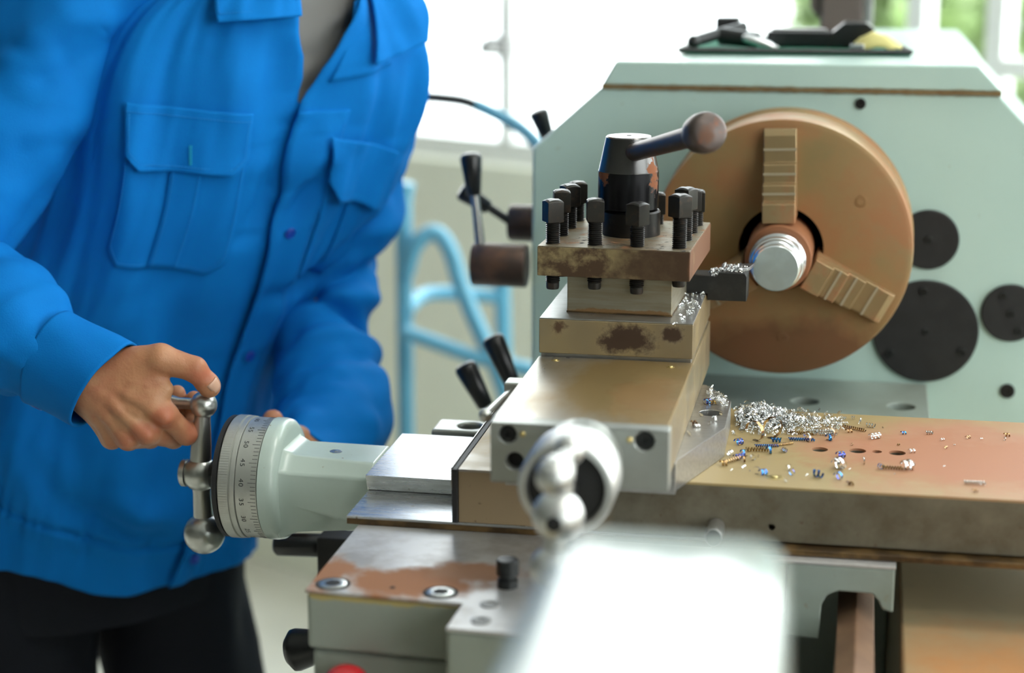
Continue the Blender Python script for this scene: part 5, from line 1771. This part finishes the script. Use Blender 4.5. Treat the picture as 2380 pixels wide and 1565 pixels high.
limb(HD + f3 * 0.03 - A_([0, 0, 0.01]), HD + f3 * 0.045 - A_([0, 0, 0.065]), 0.060, 0.036, 0.02)
limb(HD + f3 * 0.085 + A_([0, 0, 0.015]), HD + f3 * 0.100 - A_([0, 0, 0.018]), 0.008, 0.013, 0.010)
limb(HD + f3 * 0.078 + l3 * 0.02 - A_([0, 0, 0.045]), HD + f3 * 0.078 - l3 * 0.02 - A_([0, 0, 0.045]), 0.008, 0.008, 0.006)
for s in (-1, 1):
    limb(HD + l3 * (0.074 * s) + A_([0, 0, 0.022]), HD + l3 * (0.077 * s) - A_([0, 0, 0.018]), 0.012, 0.009, 0.006)
for (P, rr) in trousers():
    limb(A_(P[0]) + A_([0, 0, -.06]), P[2], 0.070, 0.055, 0.02)
    limb(P[2], P[3], 0.058, 0.042, 0.02)


def sdf(Q):
    d = np.full(len(Q), 1e3)
    for a, b, ra, rb, k in PR:
        ab_ = b - a
        L2 = ab_.dot(ab_)
        t = np.clip(((Q - a) @ ab_) / L2, 0, 1) if L2 > 1e-12 else np.zeros(len(Q))
        q = np.linalg.norm(Q - a - t[:, None] * ab_, axis=1) - (ra + (rb - ra) * t)
        h = np.clip(0.5 + 0.5 * (d - q) / k, 0, 1)
        d = d * (1 - h) + q * h - k * h * (1 - h)
    return d


raw = MB()
for a, b, ra, rb, k in PR:
    d_ = V(b - a)
    L_ = d_.length
    if L_ < 0.004:
        raw.ball(V(a), ra, 14, 8)
        continue
    n_ = 6
    pr_ = [(0, -ra)] + [(ra * math.sin(math.pi / 2 * i / n_), -ra * math.cos(math.pi / 2 * i / n_)) for i in range(1, n_)] + [(ra, 0), (rb, L_)] + \
          [(rb * math.cos(math.pi / 2 * i / n_), L_ + rb * math.sin(math.pi / 2 * i / n_)) for i in range(1, n_)] + [(0, L_ + rb)]
    raw.revolve(pr_, V(a), d_, 16)
body_o = raw.build('body', 'skin', per, sharp=180)
rm = body_o.modifiers.new('remesh', 'REMESH')
rm.mode = 'VOXEL'
rm.voxel_size = 0.0032
bpy.context.view_layer.update()
nm = bpy.data.meshes.new_from_object(body_o.evaluated_get(bpy.context.evaluated_depsgraph_get()))
body_o.modifiers.clear()
old = body_o.data
body_o.data = nm
bpy.data.meshes.remove(old)
# refine the right hand, then draw every vertex onto the smooth union
bm = bmesh.new()
bm.from_mesh(nm)
oo = ORG['person']
hc = V((-0.535, -0.265, 0.995)) - oo
hand_faces = [fc for fc in bm.faces if (fc.calc_center_median() - hc).length < 0.075]
bmesh.ops.subdivide_edges(bm, edges=list({e for fc in hand_faces for e in fc.edges}), cuts=1, use_grid_fill=True)
bm.to_mesh(nm)
bm.free()
co = np.empty(len(nm.vertices) * 3)
nm.vertices.foreach_get('co', co)
co = co.reshape(-1, 3) + A_(oo)
for it in range(3):
    d0 = sdf(co)
    g_ = np.stack([sdf(co + A_([1e-4 if i == k else 0 for i in range(3)])) - d0 for k in range(3)], -1) / 1e-4
    gl_ = np.maximum((g_ * g_).sum(1, keepdims=True), 0.25)
    co -= np.clip(d0, -0.004, 0.004)[:, None] * g_ / gl_ * 0.9
# fine creases of the skin over the hand
hm = np.linalg.norm(co - A_([-0.535, -0.265, 0.995]), axis=1) < 0.08
idx = np.where(hm)[0]
for i in idx:
    p = co[i]
    w = nz(p[0] * 120, p[1] * 120, p[2] * 120) * 0.0004
    co[i] = p + A_([0, -w, 0])
nm.vertices.foreach_set('co', (co - A_(oo)).ravel())
nm.update()
nm.shade_smooth()
if not nm.materials:
    nm.materials.append(MATS['skin'])
# thumb nail
nd = V(T3 - T2).normalized()
nn_ = (V((0.62, -0.55, 0.25)) - nd * V((0.62, -0.55, 0.25)).dot(nd)).normalized()
ns = nd.cross(nn_)
v, f = [], []
for i in range(6):
    for j in range(7):
        t, s = i / 5, j / 6 * 2 - 1
        w = 0.0056 * (1 - 0.25 * t * t)
        q = V(T3) + nd * (-0.0035 + 0.0105 * t) + nn_ * (0.0113 * math.cos(s * 0.62) - 0.0012 * t * t * 2) + ns * (0.0108 * math.sin(s * 0.62) * w / 0.0056)
        v.append(q)
for i in range(5):
    for j in range(6):
        f.append((i * 7 + j, i * 7 + j + 1, (i + 1) * 7 + j + 1, (i + 1) * 7 + j))
nl = MB().add(v, f).build('thumbnail', 'nail', body_o, sharp=180)
nl.modifiers.new('thick', 'SOLIDIFY').thickness = 0.0006
# hair cap (out of the picture, above the collar)
hp = np.zeros((14, 40, 3))
for i in range(14):
    for k in range(40):
        a = 2 * math.pi * k / 40
        th = math.pi * 0.56 * i / 13
        r2 = 0.086 + nz(math.cos(a) * 3, math.sin(a) * 3, i * .4) * 0.004
        hp[i, k] = HD + A_([0, 0, 0.04]) - f3 * 0.014 + A_([0, 0, 1]) * r2 * math.cos(th) + (l3 * math.sin(a) * 0.93 + A_([FACE[0], FACE[1], 0]) * math.cos(a) * 1.02) * r2 * math.sin(th)
grid_mesh(hp, 'hair', 'hair_black', per, wrap=True)
# ================================================================== things on the headstock
ZT = 1.2668
tr = root('tool_tray', (0.0, 0.32, ZT), 'low dark tray lined with green felt on top of the headstock', 'tray')
MB().prism([(-0.122, 0.215), (0.118, 0.228), (0.098, 0.400), (-0.112, 0.385)], 'z', ZT, ZT + 0.003).build('floor_sheet', 'green_felt', tr, bevel=0.001)
rim = MB()
pts = [V((-0.122, 0.215, ZT + 0.004)), V((0.118, 0.228, ZT + 0.004)), V((0.098, 0.400, ZT + 0.004)), V((-0.112, 0.385, ZT + 0.004))]
for a, b in zip(pts, pts[1:] + pts[:1]):
    rim.tube([a, b], 0.0026, 8)
rim.build('rim', 'hose_black', tr)
cp = root('caliper_case', (0.0, 0.3, ZT + .003), 'long black instrument case lying on the tool tray', 'case')
MB().box(-0.035, 0.070, 0.285, 0.320, ZT + 0.0032, ZT + 0.020).build('shell', 'black_plastic', cp, bevel=0.003)
MB().prism([(0.030, ZT + 0.0032), (0.080, ZT + 0.0032), (0.080, ZT + 0.024), (0.072, ZT + 0.030), (0.048, ZT + 0.030), (0.036, ZT + 0.020)], 'y', 0.283, 0.322).build('head_end', 'black_plastic', cp, bevel=0.002)
MB().box(-0.030, 0.028, 0.292, 0.313, ZT + 0.0200, ZT + 0.0225).build('slide_strip', 'grey_metal', cp, bevel=0.0008)
cw = root('chuck_key', (-0.08, 0.28, ZT + .003), 'black T-shaped chuck key at the left end of the tray', 'chuck key')
MB().tube([(-0.108, 0.232, ZT + 0.012), (-0.085, 0.262, ZT + 0.018), (-0.060, 0.290, ZT + 0.024)], [0.006, 0.0065, 0.006], 14).build('cross_bar', 'screw_black', cw)
MB().tube([(-0.083, 0.263, ZT + 0.016), (-0.042, 0.252, ZT + 0.012)], [0.0095, 0.0085], 18).build('shank', 'screw_black', cw)
MB().ball((-0.109, 0.231, ZT + 0.0115), 0.0072, 18, 10).build('bar_end', 'screw_black', cw)
MB().obox((-0.078, 0.30, ZT + 0.022), (1, .2, 0), (0, 1, 0), (0, 0, 1), 0.013, 0.009, 0.012).build('square_end', 'screw_black', cw, bevel=0.003)
sp = root('steel_drift', (-0.045, 0.238, ZT + .003), 'short bright steel pin lying aslant before the black case', 'steel pin')
MB().revolve([(0.002, 0), (0.0045, 0.003), (0.0052, 0.030), (0.003, 0.036)], (-0.058, 0.240, ZT + 0.0165), (1, -0.15, -0.30), 20).build('pin', 'bright_steel', sp)
MB().revolve([(0.0030, 0.036), (0.0030, 0.040), (0, 0.040)], (-0.058, 0.240, ZT + 0.0165), (1, -0.15, -0.30), 16).build('tip', 'bright_steel', sp)
yc = MB()
vv, ff = [], []
for i in range(13):
    for j in range(9):
        x, y = -0.026 + i * 0.0043, -0.016 + j * 0.004
        rr_ = math.hypot(x / 0.027, y / 0.017)
        vv.append((0.083 + x, 0.262 + y, ZT + 0.0036 + 0.014 * max(0, 1 - rr_ * rr_) * (1 + 0.5 * noise.noise(V((x * 90, y * 90, 1))))
                   + 0.002 * (1 + noise.noise(V((x * 160, y * 160, 5))))))
for i in range(12):
    for j in range(8):
        ff.append((i * 9 + j, (i + 1) * 9 + j, (i + 1) * 9 + j + 1, i * 9 + j + 1))
o = yc.add(vv, ff).build('cleaning_cloth', 'yellow_cloth', sharp=180)
sd_ = o.modifiers.new('thick', 'SOLIDIFY')
sd_.thickness = 0.0015
tag(o, 'crumpled yellow cloth at the right end of the tray', 'cloth')
gb = root('steel_gauge', (0.1, 0.245, ZT + .003), 'small bright steel gauge block beside the yellow cloth', 'gauge block')
MB().box(0.055, 0.070, 0.236, 0.250, ZT + 0.0031, ZT + 0.011).build('block', 'bright_steel', gb, bevel=0.001)
MB().box(0.0545, 0.0705, 0.2355, 0.2505, ZT + 0.0055, ZT + 0.0068).build('groove', 'screw_black', gb, bevel=0.0003)
cbx = root('control_box', (0.046, 0.56, ZT), 'brown metal control post standing on the back of the headstock', 'control box')
MB().box(0.016, 0.067, 0.52, 0.60, ZT, 1.47).build('case', 'brown_box', cbx, bevel=0.004)
MB().box(0.0675, 0.078, 0.522, 0.598, ZT, 1.468).build('edge_strip', 'grey_metal', cbx, bevel=0.002)
MB().prism([(0.0155, 1.285), (0.0155, 1.325), (0.003, 1.315), (0.003, 1.298)], 'y', 0.530, 0.56).build('side_clip', 'brown_box', cbx, bevel=0.002)

# ================================================================== behind the lathe
bt = root('tube_trolley', (-0.52, 1.0, FLOOR), 'light blue tubular steel trolley frame standing by the wall', 'trolley')
TR_ = 0.013
MB().tube([(-0.615, 0.97, FLOOR + 0.001), (-0.618, 0.98, 0.5), (-0.622, 1.0, 0.97), (-0.616, 1.0, 1.0)], TR_, 16).build('post', 'blue_tube', bt)
MB().tube([(-0.615, 0.985, 0.86), (-0.600, 0.985, 0.905), (-0.572, 0.992, 0.925), (-0.548, 0.992, 0.90), (-0.530, 0.99, 0.845), (-0.505, 0.98, 0.79), (-0.470, 0.968, 0.72),
           (-0.435, 0.952, 0.627), (-0.36, 0.93, 0.42), (-0.30, 0.92, FLOOR + 0.001)], TR_, 16, smooth=5).build('arched_rail', 'blue_tube', bt)
MB().tube([(-0.613, 0.955, 0.775), (-0.505, 0.965, 0.737), (-0.40, 0.975, 0.715)], TR_ * .9, 14).build('cross_rail', 'blue_tube', bt)
MB().tube([(-0.480, 1.10, FLOOR + 0.001), (-0.480, 1.11, 0.5), (-0.490, 1.12, 0.83)], TR_, 14).build('rear_post', 'blue_tube', bt)
MB().tube([(-0.617, 0.985, 0.80), (-0.60, 1.08, 0.81), (-0.489, 1.119, 0.80)], TR_ * .9, 14, smooth=4).build('side_rail', 'blue_tube', bt)
MB().box(-0.61, -0.36, 0.95, 1.12, 0.20, 0.215).build('shelf', 'blue_tube', bt, bevel=0.003)
ho = root('coolant_hose', (-0.45, 0.66, 1.1), 'thin black and blue hose curving down behind the headstock', 'hose')
MB().tube([(-0.62, 0.64, 1.172), (-0.5359, 0.6446, 1.1715), (-0.4624, 0.6571, 1.1659), (-0.435, 0.66, 1.158)], [0.0075] * 4, 12, smooth=5).build('hose', 'hose_black', ho)
MB().tube([(-0.437, 0.66, 1.1585), (-0.4282, 0.6612, 1.1559), (-0.3879, 0.6641, 1.1363), (-0.3618, 0.6644, 1.1168), (-0.345, 0.665, 1.09), (-0.335, 0.665, 1.02), (-0.30, 0.66, 0.95), (-0.277, 0.65, 0.93)], [0.0085] * 8, 12, smooth=5).build(
    'sleeve', 'blue_tube', ho)

# ================================================================== swarf
def curl(turns, r, pitch, wid, seg=10, taper=0.0, rs=random):
    """helical ribbon lying along +X, resting on z = 0"""
    v, f = [], []
    n = max(4, int(turns * seg))
    for i in range(n + 1):
        a = 2 * math.pi * i / seg
        rr_ = r * (1 - taper * i / n)
        x = pitch * i / seg - pitch * turns / 2
        for s in (-.5, .5):
            v.append((x + s * wid, rr_ * math.cos(a), r + rr_ * math.sin(a)))
    for i in range(n):
        f.append((2 * i, 2 * i + 2, 2 * i + 3, 2 * i + 1))
    return v, f


def chip_mesh(name, shape, material):
    me = bpy.data.meshes.new(name)
    me.from_pydata(shape[0], [], shape[1])
    me.materials.append(MATS[material])
    me.shade_smooth()
    return me


SHAPES = [curl(1.3, 0.0026, 0.0030, 0.0014), curl(2.0, 0.0022, 0.0026, 0.0013), curl(3.2, 0.0017, 0.0022, 0.0011), curl(8, 0.0014, 0.0018, 0.0008, 8),
          curl(11, 0.0013, 0.0018, 0.0009, 8), curl(0.8, 0.0040, 0.0018, 0.0016), curl(1.8, 0.0014, 0.0024, 0.0012)]
KIND = {'silver': ('chip_silver', 'bright silver'), 'blue': ('chip_blue', 'heat-blued'), 'bronze': ('chip_bronze', 'bronze coloured')}
FORM = ['loose single-turn', 'short double-turn', 'three-turn', 'long tightly coiled', 'long screw-like', 'open hooked', 'tiny twisted']
cache = {}


def zone(x, y):
    if y < -0.335:
        return 'near the front edge of the cross slide'
    if x > 0.14:
        return 'far right on the cross slide'
    if x < 0.03 and y > -0.262:
        return 'beside the silver heap on the cross slide'
    if x < 0.03:
        return 'between the heap and the slide front'
    if y > -0.235:
        return 'behind the bolt holes of the cross slide'
    if y > -0.300:
        return 'by the bolt holes of the cross slide'
    return 'in front of the bolt holes'


def chip(x, y, z, kind, s, rz, sc=1.0, where=None):
    where = where or zone(x, y)
    key = (kind, s)
    if key not in cache:
        cache[key] = chip_mesh('metal_chip', SHAPES[s], KIND[kind][0])
    o = bpy.data.objects.new('metal_chip', cache[key])
    C.objects.link(o)
    o.location = (x, y, z)
    o.rotation_euler = (0, 0, rz)
    o.scale = (sc, sc, sc)
    tag(o, KIND[kind][1] + ' ' + FORM[s] + ' metal chip ' + where, 'metal chip', KIND[kind][1] + ' ' + FORM[s] + ' chips ' + where)
    return o


ZC = 0.9811
PLACED = [(-0.002, -0.2863, 'bronze', 3, 0.1, 1.3), (-0.0208, -0.3208, 'bronze', 3, 0.9, 1.5), (-0.0150, -0.3100, 'blue', 2, 0.8, 1.4), (-0.0120, -0.3013, 'blue', 0, 0.4, 1.1),
          (0.0089, -0.2905, 'blue', 0, 0.3, 1.3), (0.0289, -0.347, 'blue', 0, 1.2, 1.0), (0.007, -0.3512, 'blue', 1, 0.5, 1.2), (0.0010, -0.3500, 'blue', 5, 1.5, 0.8),
          (0.0492, -0.349, 'blue', 1, -0.3, 1.4), (0.0661, -0.3516, 'blue', 0, 0.9, 1.3), (0.0667, -0.2921, 'blue', 1, 0.6, 1.3), (0.0655, -0.3225, 'silver', 0, 1.0, 1.9),
          (0.0670, -0.3215, 'silver', 1, 2.0, 1.7), (0.0640, -0.3235, 'silver', 5, 0.2, 1.2), (0.1199, -0.3147, 'silver', 1, 0.4, 1.8), (0.1212, -0.3140, 'silver', 0, 1.9, 1.5),
          (0.1075, -0.3170, 'bronze', 3, 0.0, 1.15), (0.0985, -0.3180, 'blue', 0, 2.2, 0.9), (0.1705, -0.3455, 'silver', 3, 0.0, 1.15), (0.0945, -0.2294, 'silver', 2, 0.7, 1.6),
          (0.0312, -0.2280, 'bronze', 4, 0.0, 1.1), (0.0480, -0.2200, 'silver', 4, 0.1, 1.2), (0.0501, -0.2270, 'silver', 4, 0.0, 1.1), (0.0601, -0.2225, 'silver', 1, 1.4, 1.8),
          (0.1397, -0.2075, 'silver', 2, 0.0, 0.9), (0.118, -0.2116, 'blue', 6, 0.3, 1.0), (0.1716, -0.2148, 'bronze', 6, 0.8, 1.0), (0.2044, -0.202, 'bronze', 6, 0.2, 1.1),
          (0.0380, -0.2500, 'silver', 5, 0.6, 1.0), (0.0550, -0.2420, 'bronze', 5, 1.2, 1.5), (0.0565, -0.2435, 'blue', 0, 0.5, 1.2), (0.0760, -0.2050, 'bronze', 4, -0.5, 1.1),
          (0.0620, -0.1900, 'silver', 4, 0.2, 0.9), (0.0900, -0.1950, 'silver', 2, -0.4, 1.1), (0.0720, -0.2150, 'bronze', 6, 0.4, 1.2), (0.0850, -0.3050, 'silver', 5, 0.1, 0.7),
          (0.0750, -0.3650, 'bronze', 6, 0.1, 1.2), (0.1520, -0.2480, 'bronze', 6, 1.0, 0.8), (0.0200, -0.2850, 'blue', 1, 2.1, 1.0), (0.0180, -0.2650, 'bronze', 4, 0.6, 1.0),
          (0.0050, -0.2720, 'blue', 4, 0.2, 1.0), (-0.0180, -0.2690, 'blue', 1, 0.7, 1.3), (-0.0060, -0.2550, 'bronze', 5, 0.9, 2.2), (0.0080, -0.2450, 'bronze', 5, 2.1, 2.4),
          (0.0120, -0.2560, 'blue', 2, 0.1, 1.2), (0.0330, -0.2480, 'blue', 4, 0.05, 1.1), (0.1240, -0.2660, 'silver', 6, 0.5, 1.2), (0.0480, -0.3300, 'bronze', 6, 1.3, .6),
          (0.1700, -0.3650, 'bronze', 6, 0.2, 0.9), (0.1500, -0.2250, 'silver', 6, 0.5, .8), (0.2020, -0.2140, 'silver', 6, 1.5, .8), (0.0260, -0.3330, 'silver', 0, .4, .8),
          (-0.010, -0.3350, 'silver', 6, 1.1, .9), (0.0250, -0.3660, 'silver', 6, 2.1, .8), (-0.0260, -0.3320, 'bronze', 1, .3, 1.1), (-0.0105, -0.3180, 'bronze', 0, .3, 1.0),
          (-0.0235, -0.3020, 'silver', 1, 1.2, 1.1), (-0.004, -0.312, 'silver', 0, 1.9, .9)]
for x, y, k, s, a, sc in PLACED:
    chip(x, y, ZC, k, s, a, sc)
rs = random.Random(11)
for i in range(26):
    chip(rs.uniform(-0.02, 0.19), rs.uniform(-0.36, -0.17), ZC, rs.choice(['silver', 'silver', 'silver', 'bronze', 'blue']), 6, rs.uniform(0, 3), rs.uniform(0.35, 0.7))
PL = 'lying on the angled swivel base'
for x, y, k, s, a, sc in [(-0.0475, -0.235, 'blue', 1, 0.5, 1.1), (-0.0495, -0.238, 'bronze', 0, 1.5, 1.1), (-0.0435, -0.236, 'bronze', 6, 0.2, 1.3), (-0.0530, -0.305, 'bronze', 1, 0.2, 1.0),
                          (-0.0545, -0.333, 'silver', 3, 1.9, 0.8), (-0.037, -0.288, 'silver', 0, 0.5, 0.9), (-0.041, -0.300, 'silver', 6, 1.5, 0.9), (-0.050, -0.310, 'silver', 6, 0.4, 1.0),
                          (-0.034, -0.27, 'silver', 6, 2.4, 0.8), (-0.05, -0.275, 'silver', 6, 2.0, 0.9)]:
    chip(x, y, 1.0061, k, s, a, sc, PL)


def swarf(name, label, n, sampler, seed, mats=('chip_silver',), smin=.5, smax=1.1):
    """heap of tangled curls nobody could count: one object"""
    rs_ = random.Random(seed)
    m = MB()
    for i in range(n):
        sh = SHAPES[rs_.choice([0, 1, 1, 2, 6, 6, 5])]
        q = Matrix.Rotation(rs_.uniform(0, 6.28), 4, 'Z') @ Matrix.Rotation(rs_.uniform(-1, 1), 4, 'Y') @ Matrix.Rotation(rs_.uniform(0, 6.28), 4, 'X')
        s = rs_.uniform(smin, smax)
        p = sampler(rs_)
        vs_ = [q @ (V(c) * s) for c in sh[0]]
        lo = min(c.z for c in vs_)
        m.add([c + p - V((0, 0, lo)) for c in vs_], sh[1])
    o = m.build(name, mats[0], fix=False, sharp=180)
    o['kind'] = 'stuff'
    tag(o, label, 'swarf')
    return o


def pile(rs_):
    while True:
        x, y = rs_.gauss(-0.004, 0.024), rs_.gauss(-0.196, 0.017)
        if x > -0.026 and -0.245 < y < -0.157:
            break
    h = 0.013 * math.exp(-((x + 0.008) / 0.022) ** 2 - ((y + 0.19) / 0.022) ** 2)
    return V((x, y, ZC + rs_.random() * h))


swarf('swarf_pile', 'glittering heap of silver metal shavings on the cross slide', 1150, pile, 3, smin=.35, smax=.85)
swarf('swarf_pile', 'loose trail of silver shavings spreading right of the big heap', 90, lambda r_: V((r_.gauss(0.048, 0.014), r_.gauss(-0.188, 0.013), ZC)), 5, smin=.35, smax=.8)
swarf('swarf_pile', 'thin crust of silver shavings on the back of the swivel base', 90,
      lambda r_: (lambda t, s: V((-0.0515 + t * 0.02, -0.177 - t * 0.042 - s * 0.03, 1.0061)))(r_.random(), r_.random()), 6, smin=.25, smax=.6)
swarf('swarf_pile', 'silver shavings heaped along the top of the black turning tool', 130,
      lambda r_: (lambda x: V((x, r_.uniform(-0.149, -0.123), 1.1005 if x < -0.049 else 1.1042)))(r_.uniform(-0.056, -0.024)), 8, smin=.25, smax=.7)
swarf('swarf_pile', 'few silver shavings on the slide under the turning tool', 90,
      lambda r_: V((r_.uniform(-0.077, -0.0605), r_.gauss(-0.205, 0.03), 1.0839)), 9, smin=.2, smax=.6)
